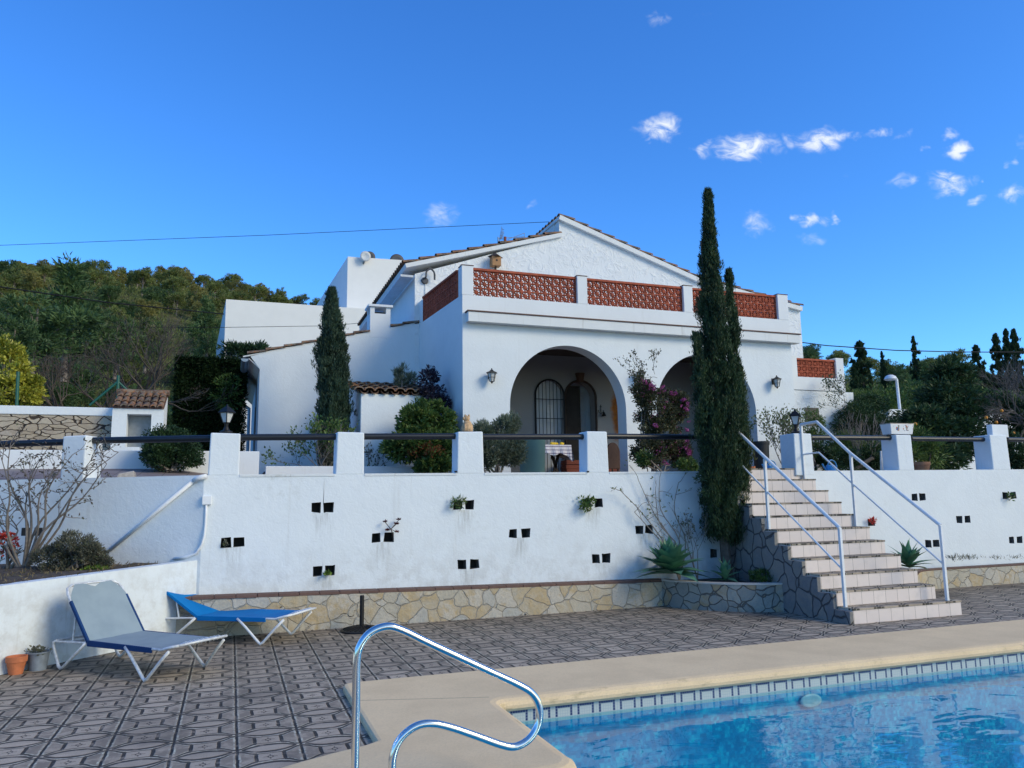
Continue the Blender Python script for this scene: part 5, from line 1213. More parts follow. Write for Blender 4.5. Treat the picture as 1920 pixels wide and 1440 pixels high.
# street lamp
a = at(1681, 712, 20.5); x, y, z = a; t = thing('street_lamp', 'white street lamp with half-dome head rising above the shrubs', 'street lamp', (x, y, 2)); r = .35
MB().tube([(x+.10, y, 1.5), (x, y, z), (x-.03, y, z+.04)], .05, 10).build('post', 'white_metal', t)
MB().tube([(x, y, z+.02), (x-.17, y, z+.04)], .035, 8).build('arm', 'white_metal', t)
MB().lathe([(.001, .17), (.09, .155), (.17, .105), (.205, .03), (.22, 0), (.001, 0)], (x-.27, y, z), 20).build('head', 'white_metal', t, smooth=True)
MB().lathe([(.18, -.001), (.17, -.03), (.001, -.05)], (x-.27, y, z), 18).build('glass', 'frosted', t)
# cables
def cable(label, pts, r=.012):
    P = [np.array(p) for p in pts]; m = []
    for i in range(len(P)-1):
        for k in range(8): m.append(P[i]+(P[i+1]-P[i])*k/8)
    m.append(P[-1]); b = MB(); b.tube([tuple(p) for p in m], r, 5); o = b.build('overhead_cable', 'black_iron'); tag(o, label, 'cable')
cable('overhead cable crossing the blue sky to the villa ridge', [at(-200, 462, 24), at(0, 460, 23.5), at(500, 441, 20), at(1030, 416, 17.5)], .007)
cable('dark overhead cable sagging in front of the wooded hill', [at(-150, 520, 26), at(0, 538, 27), at(200, 567, 28.5), at(420, 589, 30)], .022)
cable('thin overhead cable running in front of the modern white house', [at(200, 613, 26), at(410, 614, 27), at(610, 611, 28), at(750, 600, 29)], .009)
cable('thick overhead cable stretching above the trees on the right', [at(1487, 640, 24), at(1550, 648, 24), at(1680, 657, 24), at(1800, 660, 24), at(1920, 660.5, 24), at(2100, 655, 24)], .022)
# ------------------------------------------------------------------ planting near the house
def plant(name, label, cat, base, leafV=None, leafm=None, stems=None, stemm='bark', group=None, extra=()):
    t = thing(name, label, cat, base, group=group)
    if stems is not None and stems.v: stems.build('stems' if 'tree' not in name else 'trunk', stemm, t)
    if leafV is not None: npmesh('foliage' if 'tree' not in name else 'crown', leafV, M[leafm], t)
    for nm, V, mm in extra: npmesh(nm, V, M[mm], t)
    return t
def cyp_spire(cx, cy, z0, z1, r, n, profile=None, lean=(0, 0), lump=.0, blade=.11, hs=1.):
    """upright plumes packed round a tapering column"""
    Ps, Ds, Ls = [], [], []
    C = []; per = 15; m = 26; k = max(4, n//(m*per))
    prof = profile or (lambda h: (min(1, h*6)**.5)*(1-h)**.62*(1+.10*math.sin(h*17)+.08*math.sin(h*41+1)))
    for _ in range(k):     # one upright spray: a bundle of plumes round its own stem
        h = RNG.uniform(0, 1)**1.1; a = RNG.uniform(0, 2*math.pi); pr_ = r*prof(h); R = pr_*(RNG.uniform(.2, .95) if RNG.random() > .16 else RNG.uniform(1.0, 1.25))
        SH = RNG.uniform(.2, .52)*(1.15-.5*h)*hs; zc = (z1-z0-SH)*h; wd0 = min(.075, .02+pr_*.45)*hs**.5
        for _ in range(per):
            u = RNG.uniform(0, 1)**1.2; H_ = RNG.uniform(.10, .24)*hs*(1.1-.4*h); hh = zc+SH*u*.8; q = wd0*(1-u*.85)
            c = np.array([cx+lean[0]*h+R*math.cos(a)+RNG.normal()*q, cy+lean[1]*h+R*math.sin(a)+RNG.normal()*q, z0+min(hh, z1-z0-H_)])
            s_ = RNG.uniform(0, 1, m); wd = .030*(1-s_*.85)*hs**.5
            Ps.append(c+np.stack([RNG.normal(size=m)*wd+math.cos(a)*.03*s_, RNG.normal(size=m)*wd+math.sin(a)*.03*s_, s_*H_], 1))
            Ds.append(np.stack([RNG.normal(size=m)*.36+math.cos(a)*.25, RNG.normal(size=m)*.36+math.sin(a)*.25, np.full(m, 1.)], 1)); Ls.append(np.full(m, blade))
    P = np.concatenate(Ps)
    return leafquads(P, np.concatenate(Ds), np.concatenate(Ls), np.concatenate(Ls)*.19)
# tall cypress beside the steps
cb = np.array([6.72, 10.0, .33]); pl = [9.98]
t = thing('cypress_tree', 'tall narrow double-spired cypress growing from the planter beside the steps', 'tree', cb)
b = MB(); b.tube([(cb[0]+.32, cb[1], .3), (cb[0]+.25, cb[1], 1.6), (cb[0]+.22, cb[1], 3.5), (cb[0]+.15, cb[1], 5.6)], [.08, .065, .035, .012], 8); b.tube([(cb[0]+.34, cb[1], .9), (cb[0]+.42, cb[1], 2.2), (cb[0]+.46, cb[1], 4.8)], [.05, .04, .01], 6); b.build('trunk', 'bark_dark', t)
def X10(px, py, y=10.0): q = at(px, py, y); return q[0], q[2]
top = X10(1327, 357); x0, zb = X10(1350, 1045)
wob = lambda h: 1+.09*math.sin(h*23)+.07*math.sin(h*47+1)+.05*math.sin(h*90)
prof = lambda h: float(np.interp(h, [0, .065, .21, .356, .5, .62, .705, .79, .865, .93, 1.], [.17, .205, .22, .20, .165, .135, .11, .08, .047, .012, .0]))*wob(h)
ax = lambda py: X10(float(np.interp(py, [357, 500, 620, 800, 900, 1045], [1327, 1331, 1340, 1349, 1352, 1360])), py)
L = []; zlo, zhi = X10(1360, 1045)[1], top[1]
m0 = ax(980); m1 = ax(700); m2 = ax(357)
def spire_path(pxs, r, n, blade=.06, y=10.0, pf=None):
    """plumes following a slightly bent axis given by survey points (bottom to top)"""
    pts = [X10(*p) for p in pxs]; zs_ = [p[1] for p in pts]; xs_ = [p[0] for p in pts]; z0, z1 = zs_[0], zs_[-1]
    V = cyp_spire(0, y, z0, z1, 1., n, pf, blade=blade); zc = V[:, 0, 2]; V[:, :, 0] += np.interp(zc, zs_, xs_)[:, None]; return V
L.append(spire_path([(1362, 1030), (1352, 900), (1346, 800), (1338, 620), (1331, 500), (1327, 357)], 1, 150000, pf=prof))
p2 = lambda h: float(np.interp(h, [0, .15, .4, .6, .75, .88, 1.], [.09, .115, .105, .07, .035, .010, .0]))*wob(h+.3)
L.append(spire_path([(1378, 980), (1388, 850), (1380, 700), (1376, 600), (1369, 505)], 1, 48000, y=10.04, pf=p2))
p3 = lambda h: float(np.interp(h, [0, .3, .7, 1.], [.05, .08, .055, .01]))*wob(h+.1)
L.append(spire_path([(1330, 900), (1316, 800), (1306, 700), (1302, 625)], 1, 11000, y=9.95, pf=p3))
L.append(spire_path([(1350, 900), (1360, 800), (1366, 700), (1362, 640)], 1, 9000, y=9.86, pf=p3))
L.append(spire_path([(1335, 960), (1326, 850), (1328, 760)], 1, 7000, y=9.82, pf=p3))
npmesh('foliage', np.concatenate(L), M['cypress_leaf'], t)
g_ = spire_path([(1398, 930), (1403, 850), (1400, 760), (1394, 690)], 1, 9000, y=10.12, pf=p3); npmesh('yellowed_foliage', g_, M['cypress_gold'], t)['label'] = 'yellow-green sprays on the right side'
d_ = clumpy([((X10(1318, 905)[0], 9.9, X10(1318, 905)[1]), (.16, .14, .2), 1)], 14, 60, .07, .06, .018, up=-.1); npmesh('drooping_spray', d_, M['cypress_leaf'], t)
b = MB()
for _ in range(60):
    h = RNG.uniform(.15, .75); an = RNG.uniform(math.pi, 2*math.pi); r = 1.05*prof(h); q = (np.interp(h, [0, .4, 1], [X10(1358, 1000)[0], X10(1348, 800)[0], top[0]])+r*math.cos(an), 10.+r*math.sin(an)*1.08, .6+(top[1]-.6)*h); b.lathe([(.001, -.011), (.011, 0), (.001, .011)], q, 6)
b.build('cones', 'rock', t)
# cypress by the wing
q0, q1 = at(626, 870, 15.3), at(622, 541, 15.3); t = thing('cypress_tree', 'dark bluish cypress with a narrow crown in front of the villa wing', 'tree', (q0[0], 15.3, 1.9))
MB().tube([(q0[0], 15.3, 1.9), (q1[0], 15.3, 4.5)], [.07, .02], 6).build('trunk', 'bark_dark', t)
prof2 = lambda h: float(np.interp(h, [0, .1, .3, .5, .7, .85, 1.], [.8, .9, .95, 1., .8, .45, .03]))*(1+.1*math.sin(h*21))
npmesh('foliage', cyp_spire(q0[0], 15.3, 1.95, q1[2]-.02, .22, 150000, prof2, lean=(q1[0]-q0[0], 0), blade=.075), M['cypress_blue'], t)
# big mixed shrub at the porch corner
def gb(px, py, y, r, w=1.): q = at(px, py, y); return (tuple(q), (r[0], r[1], r[2]), w)
def shrub(label, base, blobs, mat, nc, nl, cr, Lf, Wf, cat='shrub', name='shrub', stemm='bark', up=.2, extra=(), nst=8, group=None, shell=.45):
    b = MB(); bx_ = np.array(base, dtype=float)
    for _ in range(nst):
        bl = blobs[RNG.integers(len(blobs))]; c = np.array(bl[0])+RNG.normal(size=3)*np.array(bl[1])*.4; mid = (bx_+c)/2+RNG.normal(size=3)*.08; b.tube([tuple(bx_+RNG.normal(size=3)*np.array([.06, .06, 0])), tuple(mid), tuple(c)], [.022, .014, .005], 5, cap=False)
    return plant(name, label, cat, base, clumpy(blobs, nc, nl, cr, Lf, Wf, up=up, shell=shell), mat, b, stemm, group, extra)
by = 14.2
base = at(800, 880, by); base[2] = 1.9
shrub('leafy green shrub growing at the porch corner beside the tiled shed', base, [gb(805, 790, 14.3, (.48, .35, .36)), gb(768, 835, 14.1, (.42, .32, .34)), gb(820, 840, 14.0, (.46, .3, .34)), gb(775, 790, 14.2, (.25, .25, .25), .5), gb(815, 875, 13.9, (.3, .25, .2), .5)], 'shrub_leaf', 300, 70, .11, .085, .04,
      extra=[('reddish_leaves', clumpy([gb(800, 850, 13.8, (.28, .18, .16))], 16, 30, .08, .07, .035), 'red_leaf')])
base = at(812, 760, 15.0); base[2] = 1.9
shrub('dark purple-leaved climber above the green shrub against the porch side', base, [gb(812, 740, 14.9, (.22, .2, .3)), gb(800, 715, 14.9, (.14, .12, .18), .5), gb(826, 755, 14.8, (.16, .14, .16), .5), gb(806, 700, 14.9, (.05, .05, .12), .2), gb(815, 704, 14.9, (.05, .05, .10), .2)], 'purple_leaf', 60, 34, .09, .07, .032, cat='climber', name='climbing_shrub', stemm='bark_dark')
base = at(756, 728, 15.6)
shrub('grey-green tuft growing on the shed roof tiles', base, [gb(758, 712, 15.6, (.26, .18, .16)), gb(752, 700, 15.6, (.12, .12, .14), .4)], 'rosemary', 40, 40, .06, .11, .012, up=1.6, name='tufted_plant', cat='plant', nst=2)
base = at(930, 880, 12.2); base[2] = 1.9
shrub('bushy grey-green rosemary behind the rail beside the teal barrel', base, [gb(925, 845, 12.2, (.32, .28, .25)), gb(960, 840, 12.2, (.22, .2, .26)), gb(905, 850, 12.2, (.2, .2, .26), .6), gb(945, 805, 12.2, (.16, .16, .2), .5), gb(905, 810, 12.2, (.12, .12, .15), .35), gb(963, 792, 12.2, (.05, .05, .12), .15)], 'rosemary', 340, 80, .085, .065, .016, up=.7, name='rosemary_bush', group=None)
# rose at the wing
b = MB(); tips = []; base = at(605, 870, 14.9); base[2] = 2.1; random.seed(3)
for k in range(6): grow(b, base+np.array([random.uniform(-.1, .1), 0, 0]), (random.uniform(-.9, .55), random.uniform(-.3, .1), 1), .42, .012, 3, tips, .55, .2)
plant('rose_bush', 'sparse leggy rose bush against the wing wall left of the small cypress', 'shrub', base, tipleaves(tips, 5, .05, .07, .04), 'shrub_leaf', b)
base = at(612, 860, 14.95); base[2] = 2.1
shrub('low brownish shrub at the foot of the small cypress', base, [gb(612, 845, 14.9, (.18, .15, .3))], 'olive_grey', 26, 50, .09, .06, .014, up=.8)
b = MB(); tips = []; base = at(700, 872, 14.9); base[2] = 2.1; random.seed(8)
for k in range(4): grow(b, base, (random.uniform(-.6, .6), -.2, 1), .24, .008, 2, tips, .6, .2)
plant('thin_plant', 'thin twiggy plant in the kerb planter under the tiled shed', 'plant', base, tipleaves(tips, 3, .04, .06, .035), 'olive_grey', b)
# bougainvillea on the porch pier
base = at(1225, 880, 12.4); base[2] = 1.9
bl = [gb(1230, 765, 12.6, (.42, .3, .44)), gb(1240, 820, 12.5, (.46, .3, .36)), gb(1220, 850, 12.3, (.34, .25, .25), .6), gb(1205, 735, 12.6, (.18, .15, .2), .4), gb(1270, 760, 12.6, (.2, .2, .3), .5), gb(1275, 850, 12.4, (.2, .2, .25), .5)]
shrub('dark bougainvillea with magenta bracts growing up between the two arches', base, bl, 'bougain_leaf', 400, 64, .085, .05, .028, name='bougainvillea', cat='climber', up=.1, extra=[('bracts', np.concatenate([clumpy([gb(1222, 722, 12.4, (.06, .05, .09)), gb(1243, 730, 12.4, (.05, .05, .06), .4), gb(1262, 735, 12.4, (.06, .05, .05), .4), gb(1230, 795, 12.2, (.04, .04, .04), .3), gb(1290, 840, 12.2, (.035, .04, .16), 1.6), gb(1292, 880, 12.1, (.05, .05, .06), 1.), gb(1205, 715, 12.4, (.1, .05, .05), .5), gb(1285, 760, 12.3, (.08, .06, .14), 1.), gb(1248, 870, 12.1, (.05, .05, .06), .4), gb(1290, 800, 12.3, (.05, .05, .12), .4)], 70, 14, .035, .028, .022), clumpy(bl, 130, 5, .05, .03, .024, shell=.85)]), 'bract_pink')])
b = MB(); tips = []; random.seed(21)
for k in range(9):
    q = at(random.uniform(1195, 1240), random.uniform(700, 740), 12.5); grow(b, q, (random.uniform(-1, .4), -.1, random.uniform(0, .8)), .22, .004, 2, tips, .5, .1, minr=.002)
plant('bougainvillea_shoots', 'loose arching shoots at the left edge of the bougainvillea', 'climber', at(1215, 740, 12.5), tipleaves(tips, 6, .03, .045, .025), 'bougain_leaf', b, 'brown_twig')
base = at(1240, 875, 11.7); base[2] = 1.95
shrub('low yellow-green plant at the foot of the bougainvillea behind the wall', base, [gb(1285, 872, 11.6, (.22, .12, .12)), gb(1210, 858, 11.6, (.13, .1, .12), .5)], 'shrub_leaf', 40, 40, .06, .06, .03)
# rose against right porch pier
b = MB(); tips = []; base = at(1475, 878, 12.6); base[2] = 1.95; random.seed(11)
for k in range(7): grow(b, base+np.array([random.uniform(-.12, .12), 0, 0]), (random.uniform(-.55, .45), random.uniform(-.2, .1), 1), .52, .014, 3, tips, .42, .25)
plant('rose_bush', 'pale leggy rose bush against the right end of the porch', 'shrub', base, tipleaves(tips, 7, .055, .06, .035), 'rose_leaf', b)
base = at(1520, 870, 12.6); base[2] = 1.95
shrub('yellow-green shrub behind the pillar with the post lantern', base, [gb(1525, 800, 12.8, (.22, .2, .35)), gb(1512, 850, 12.6, (.2, .2, .2), .4)], 'shrub_leaf', 60, 50, .08, .05, .02)
b = MB(); tips = []; random.seed(4)
for k in range(5): q = at(1585, 735+k*9, 14.5); grow(b, q, (random.uniform(-1, -.3), -.1, random.uniform(-.2, .8)), .3, .007, 3, tips, .6, .1)
plant('climbing_plant', 'thin dark climber clinging to the rough white wing wall', 'climber', at(1585, 780, 14.5), tipleaves(tips, 4, .04, .05, .03), 'shrub_dark', b)
# sparse climber on the terrace wall, rooted in the planter
b = MB(); tips = []; random.seed(17); base = np.array([6.35, 10.25, .35])
for px, py in ((1165, 920), (1200, 900), (1240, 895), (1275, 905), (1230, 930), (1190, 960)):
    e = at(px, py, 10.3); e[1] = 10.30+random.uniform(0, .05); m1 = base+(e-base)*.35+np.array([.12, .0, .05]); m2 = base+(e-base)*.7+np.array([random.uniform(-.1, .1), 0, random.uniform(-.08, .08)])
    pts = bez([base, m1, m2, e], 4); b.tube(pts, [.013-.0007*i for i in range(len(pts))], 5, cap=False)
    for i in (4, 7, 10, 12): 
        for _ in range(1): grow(b, pts[i], (random.uniform(-1, 1), random.uniform(-.15, 0), random.uniform(-.1, 1)), .17, .005, 1, tips, .7, .1, minr=.002)
plant('wall_climber', 'nearly leafless climber spreading over the white wall above the big agave', 'climber', base, tipleaves(tips[::2], 2, .03, .055, .03), 'rose_leaf', b, 'bark')
b = MB(); tips = []; random.seed(6); base = np.array([6.6, 10.15, .35])
for k in range(3): grow(b, base, (random.uniform(-.25, .1), 0, 1), .42, .009, 3, tips, .35, .3, minr=.002)
plant('thin_plant', 'thin upright twigs between the big agave and the tall cypress', 'plant', base, tipleaves(tips, 2, .03, .05, .028), 'olive_grey', b)
# agaves
def agave(label, base, n, L, W, mat='agave_leaf', seed=1, tilt=(0, 0)):
    r = np.random.default_rng(seed); t = thing('agave', label, 'agave', base); b = MB(); base = np.array(base, dtype=float)
    for i in range(n):
        a = i*2.399963+r.uniform(-.2, .2); f = i/(n-1); el = rad(2+86*f+r.uniform(-8, 8)); l = L*(1.-.30*f)*r.uniform(.85, 1.1); w = W*(1-.25*f)
        d = np.array([math.cos(a)*math.cos(el)+tilt[0]*.3, math.sin(a)*math.cos(el)+tilt[1]*.3, math.sin(el)]); sdir = np.array([-math.sin(a), math.cos(a), 0]); up = np.cross(sdir, d)*-1
        if up[2] < 0: up = -up
        o = len(b.v); K = 9; vs = []
        for k in range(K):
            s_ = k/(K-1); wk = w*(.34+.9*math.sin(math.pi*min(1, s_*.9+.08))**1.1)*(1-s_**3.2); droop = -.10*s_**2*l*math.cos(el); rec = .10*math.sin(s_*math.pi)*l
            c = base+np.array([0, 0, .06+.10*f])+d*l*s_+up*(rec*.35)+np.array([0, 0, droop]); cup = w*.22*(1-s_)
            vs += [tuple(c-sdir*wk/2+up*cup), tuple(c-sdir*wk*.25+up*cup*.25), tuple(c), tuple(c+sdir*wk*.25+up*cup*.25), tuple(c+sdir*wk/2+up*cup)]
        b.add(vs, [(k*5+j, k*5+j+1, k*5+j+6, k*5+j+5) for k in range(K-1) for j in range(4)])
    b.build('leaves', mat, t, smooth=True); return t
agave('large blue-green agave overhanging the curved stone planter', (6.03, 9.98, .42), 60, .60, .23, seed=3, tilt=(0, -.3))
agave('small agave in the shade at the foot of the tall cypress', (6.72, 9.62, .32), 18, .34, .10, seed=5)
qa = at(1706, 1078, 9.55); agave('grey-green agave with long leaves behind the right side of the steps', (qa[0], 9.55, .36), 24, .50, .13, seed=9)
base = np.array([7.12, 9.35, .36]); shrub('small feathery green herb at the planter end beside the steps', base, [((7.1, 9.3, .45), (.2, .12, .08), 1)], 'shrub_leaf', 30, 40, .05, .05, .012, up=.8, name='small_plant', cat='plant', nst=2)
# plants growing from the weep holes
def holeplant(label, px, py, mat, n, r, Lf, Wf, dy=-.05, cat='plant', name='hole_plant'):
    q = at(px, py, YW-.02); c = q+np.array([0, dy, 0]); b = MB()
    V = clumpy([(tuple(c), (r, r*.5, r*.8), 1)], n, 9, r*.35, Lf, Wf, up=.3, out=1.)
    for k in range(5): b.tube([(q[0], YW+.08, q[2]-.02), tuple(c+RNG.normal(size=3)*r*.4)], .004, 4, cap=False)
    plant(name, label, cat, tuple(q), V, mat, b, 'bark')
holeplant('spiky green succulent in the weep hole under the dog figurine', 858, 944, 'shrub_leaf', 16, .085, .07, .014)
holeplant('leafy green succulent hanging from the weep hole right of the barrel', 1099, 944, 'shrub_leaf', 26, .12, .055, .028)
holeplant('tiny green weed in a low weep hole near the parasol base', 612, 1075, 'green_bright', 5, .03, .04, .03)
holeplant('green weed in the rightmost upper weep holes', 1890, 932, 'shrub_leaf', 8, .07, .05, .03)
holeplant('small red aloe in the weep hole beside the steps', 1632, 976, 'red_flower', 5, .04, .06, .02)
holeplant('dark weed filling the leftmost weep hole', 425, 1019, 'olive_grey', 5, .035, .035, .02, dy=.0)
q = at(737, 1010, YW-.03); t = thing('aeonium', 'dark red branching aeonium growing out of a weep hole', 'plant', tuple(q)); b = MB(); B_ = []
for (px, py) in ((722, 979), (748, 975), (743, 983), (726, 995), (744, 998)):
    e = at(px, py, YW-.08); B_.append(e); j = at(733, 992, YW-.07); b.tube([tuple(q+np.array([0, .08, -.02])), tuple(at(737, 1003, YW-.05)), tuple(j), tuple(e)], [.008, .007, .006, .004], 6, cap=False)
b.build('stems', 'bark_dark', t); V = []
for e in B_:
    for k in range(16): a = k*2.4; f = k/16; V.append((e, (math.cos(a), math.sin(a)*.8-.3, .2+f*1.2)))
npmesh('rosettes', leafquads(np.array([v[0] for v in V]), np.array([v[1] for v in V]), .042, .018), M['succulent_red'], t)
# weeds and litter along the ledge top of the right planter
P = []
for px in (1790, 1800, 1815, 1822, 1870, 1905, 1780): 
    q = at(px, 1047, 10.1); P.append(q+RNG.normal(size=(40, 3))*np.array([.08, .05, .02]))
P = np.concatenate(P); o = npmesh('weeds', leafquads(P, RNG.normal(size=(len(P), 3))*.6+np.array([0, 0, 1.]), .07, .008), M['olive_grey']); tag(o, kind='stuff', label='thin weeds growing along the right planter top', cat='weeds')
# ---- flower bed at the left
def bw(px, py, z): q = atz(px, py, z); return q
base = at(45, 1045, 9.9); base[2] = .80; base = np.array([-2.62, 9.95, .78]); b0 = lw(45, 1040, -.5)
base = np.array([b0[0], b0[1], .80]); b = MB(); tips = []; random.seed(31)
ends = [(0, 850), (20, 830), (60, 900), (90, 840), (130, 860), (180, 850), (222, 848), (200, 870), (0, 930), (10, 960), (170, 880), (100, 880)]
for px, py in ends:
    e = lw(px, py, random.uniform(-.75, -.3)); m1 = base+(e-base)*.3+np.array([random.uniform(-.12, .12), random.uniform(-.1, .1), .10]); m2 = base+(e-base)*.68+np.array([random.uniform(-.12, .12), random.uniform(-.1, .1), random.uniform(-.03, .1)])
    pts = bez([base, m1, m2, e], 4); b.tube(pts, [.019-.00128*i for i in range(len(pts))], 6, cap=False)
    for i in (6, 8, 9, 10, 11, 12):
        for _ in range(1): grow(b, pts[i], (random.uniform(-1, 1), random.uniform(-.5, .5), random.uniform(-.1, 1)), .16, .006, 1, tips, .6, .1, minr=.0025)
plant('bare_shrub_tree', 'nearly bare grey-stemmed shrub with curled leaves in the left flower bed', 'shrub', base, tipleaves(tips, 2, .02, .04, .02), 'brown_twig', b, 'bark_grey', extra=[('foliage', tipleaves(tips[::3], 3, .02, .045, .022), 'olive_grey')])
b0 = lw(140, 1040, -.62); base = np.array([b0[0], b0[1], .82]); q = lambda px, py, r, w=1.: (tuple(lw(px, py, -.62)), r, w)
shrub('dense grey-brown shrub in the flower bed above the sun loungers', base, [q(100, 1045, (.22, .2, .14)), q(140, 1025, (.2, .2, .16)), q(170, 1035, (.16, .18, .14)), q(185, 1055, (.12, .12, .08), .5), q(135, 1065, (.3, .2, .08), .8)], 'olive_grey', 230, 60, .06, .038, .012, up=.5, name='grey_shrub', nst=24, stemm='bark_dark')
base2 = lw(182, 1070, -.7); shrub('low bright green weed at the edge of the grey shrub', (base2[0], base2[1], .85), [(tuple(base2), (.12, .1, .04), 1)], 'green_bright', 14, 26, .04, .03, .018, name='small_plant', cat='plant', nst=1)
base3 = lw(8, 1040, -.5); shrub('red-flowered plant at the left edge of the flower bed', (base3[0], base3[1], .82), [(tuple(lw(10, 1020, -.5)), (.10, .1, .16), 1)], 'red_flower', 24, 12, .035, .035, .03, name='flowering_plant', cat='plant', nst=6, extra=[('leaves', clumpy([(tuple(lw(12, 1040, -.5)), (.14, .1, .10), 1)], 16, 12, .05, .045, .02), 'olive_grey')])
P = []
for _ in range(1500):
    s_ = RNG.uniform(0, 5); w_ = RNG.uniform(.08, 1.3); p2 = BW0+BWD*s_+BWN*w_
    if np.dot(p2-A0, nl) > .05: P.append((p2[0], p2[1], .82+.1*min(.4, w_)))
P = np.array(P); o = npmesh('ground_cover', leafquads(P, RNG.normal(size=(len(P), 3))+np.array([0, 0, .9]), .055, .010), M['dry_grass']); tag(o, kind='stuff', label='dry grass and litter on the flower bed soil', cat='ground cover')
# dark round shrub and kerb, hut, stone wall on the upper left
ky = 13.9
kx = at(392, 860, ky)[0]; t = thing('kerb_wall', 'long low white kerb wall across the left terrace', 'wall', (kx-3, ky, 2.0))
z0, z1 = at(0, 884, ky)[2]-.15, at(0, 843, ky)[2]; MB().box(-7.5, kx+.8, ky, ky+.12, z0, z1).build('wall_body', 'smooth_paint', t, bevel=.008)
base = at(320, 880, 13.3); base[2] = 2.1
shrub('round dark green shrub in front of the tiled hut', base, [gb(318, 842, 13.5, (.45, .35, .32)), gb(300, 850, 13.3, (.25, .25, .22), .4), gb(350, 855, 13.4, (.25, .25, .22), .4), gb(312, 815, 13.5, (.14, .14, .16), .25)], 'shrub_dark', 230, 80, .09, .045, .02, name='round_shrub')
hy = 15.2; h_ = lambda px, py: at(px, py, hy)
xa, xb = h_(209, 800)[0], h_(306, 800)[0]; xi0, xi1 = h_(237, 800)[0], h_(283, 800)[0]; zt = h_(210, 765)[2]; zi = h_(237, 776)[2]
t = thing('tiled_hut', 'small white well hut with old clay tile roof and open front', 'hut', ((xa+xb)/2, hy, 2.0)); b = MB()
b.box(xa, xi0, hy, hy+.7, 1.9, zt); b.box(xi1, xb, hy, hy+.7, 1.9, zt); b.box(xi0, xi1, hy, hy+.7, zi, zt); b.box(xi0, xi1, hy+.28, hy+.7, 1.9, zi); b.box(xi0, xi1, hy, hy+.7, 1.9, h_(237, 838)[2]); b.build('wall', 'wall_paint', t)
MB().box(xi0+.01, xi1-.01, hy+.26, hy+.279, h_(237, 838)[2], zi).build('back_panel', 'shower_grey', t)
zr_ = at(260, 737, hy+.55)[2]; MB().prism([(xa, hy, zt), (xa, hy+.7, zt), (xa, hy+.7, zr_-.05)], (xb-xa, 0, 0)).build('gable', 'wall_paint', t)
MB().hexa([(xa, hy-.02, zt+.0), (xb, hy-.02, zt+.0), (xb, hy+.7, zr_-.03), (xa, hy+.7, zr_-.03), (xa, hy-.02, zt+.03), (xb, hy-.02, zt+.03), (xb, hy+.7, zr_+.0), (xa, hy+.7, zr_+.0)]).build('roof_slab', 'cap_brown', t)
tt = MB(); n = 7; wd = (xb-xa)/n
for i in range(n):
    xc = xa+(i+.5)*wd
    for j in range(3):
        ya, yb = hy-.08+j*.22, hy-.08+(j+1)*.22+.04; za, zb_ = zt+(zr_-zt)*(j/3)+.03, zt+(zr_-zt)*((j+1)/3)+.01; vs = []
        for (y, z, r1) in ((ya, za, wd*.44), (yb, zb_, wd*.36)):
            for k in range(9): an = math.pi*k/8; vs.append((xc+r1*math.cos(an)+random.uniform(-.004, .004), y, z+r1*.8*math.sin(an)))
        tt.add(vs, [(k, k+1, 10+k, 9+k) for k in range(8)]); tt.add([(v[0], v[1]+.001, v[2]) for v in vs[:9]]+[(xc+wd*.34*math.cos(math.pi*k/8), ya+.001, za+wd*.34*.7*math.sin(math.pi*k/8)-.01) for k in range(9)], [(k, k+1, 10+k, 9+k) for k in range(8)])
tt.build('roof_tiles', 'clay_tile', t); MB().tube([(xa-.03, hy+.62, zr_+.02), (xb+.03, hy+.62, zr_+.02)], .06, 8).build('ridge', 'clay_tile', t)
sy = 15.5; zc, zs = at(0, 760, sy)[2], at(0, 776, sy)[2]
t = thing('stone_wall', 'dry stone wall with white rendered top band left of the tiled hut', 'wall', (-5, sy, 2.0)); MB().box(-9, xa+.05, sy, sy+.4, 1.9, zs).build('stones', 'drystone', t); MB().box(-9, xa+.02, sy-.02, sy+.42, zs, zc).build('coping', 'wall_paint', t, bevel=.01)
# wire fence posts
fy = 16.1
def post(label, px, py0, py1, braces=()):
    a, c = at(px, py0, fy), at(px, py1, fy); t = thing('fence_post', label, 'fence post', tuple(c), group='green fence posts'); MB().tube([tuple(a), (c[0], fy, c[2]-.6)], .028, 8).build('post', 'green_metal', t)
    for x, y in braces: e = at(x, y, fy); MB().tube([(a[0], fy, a[2]-.12), tuple(e)], .022, 7).build('brace', 'green_metal', t)
post('green metal fence post in front of the yellow bush', 34, 697, 757); post('green metal fence post with two slanting braces behind the tiled hut', 222, 704, 745, ((168, 760), (250, 742)))
# yellow-green bush
base = at(10, 760, 17.); base[2] = 2.4
shrub('bright yellow-green citrus bush at the left edge behind the stone wall', base, [gb(5, 700, 17.2, (.4, .5, .45)), gb(30, 735, 17., (.35, .4, .3)), gb(55, 740, 17., (.22, .3, .22), .6), gb(0, 745, 17., (.6, .5, .3)), gb(22, 662, 17.2, (.10, .12, .22), .3), gb(38, 690, 17.2, (.13, .15, .25), .35), gb(5, 655, 17.2, (.12, .12, .2), .3), gb(66, 722, 17., (.12, .12, .14), .25)], 'shrub_lime', 250, 34, .11, .085, .045, name='citrus_bush')
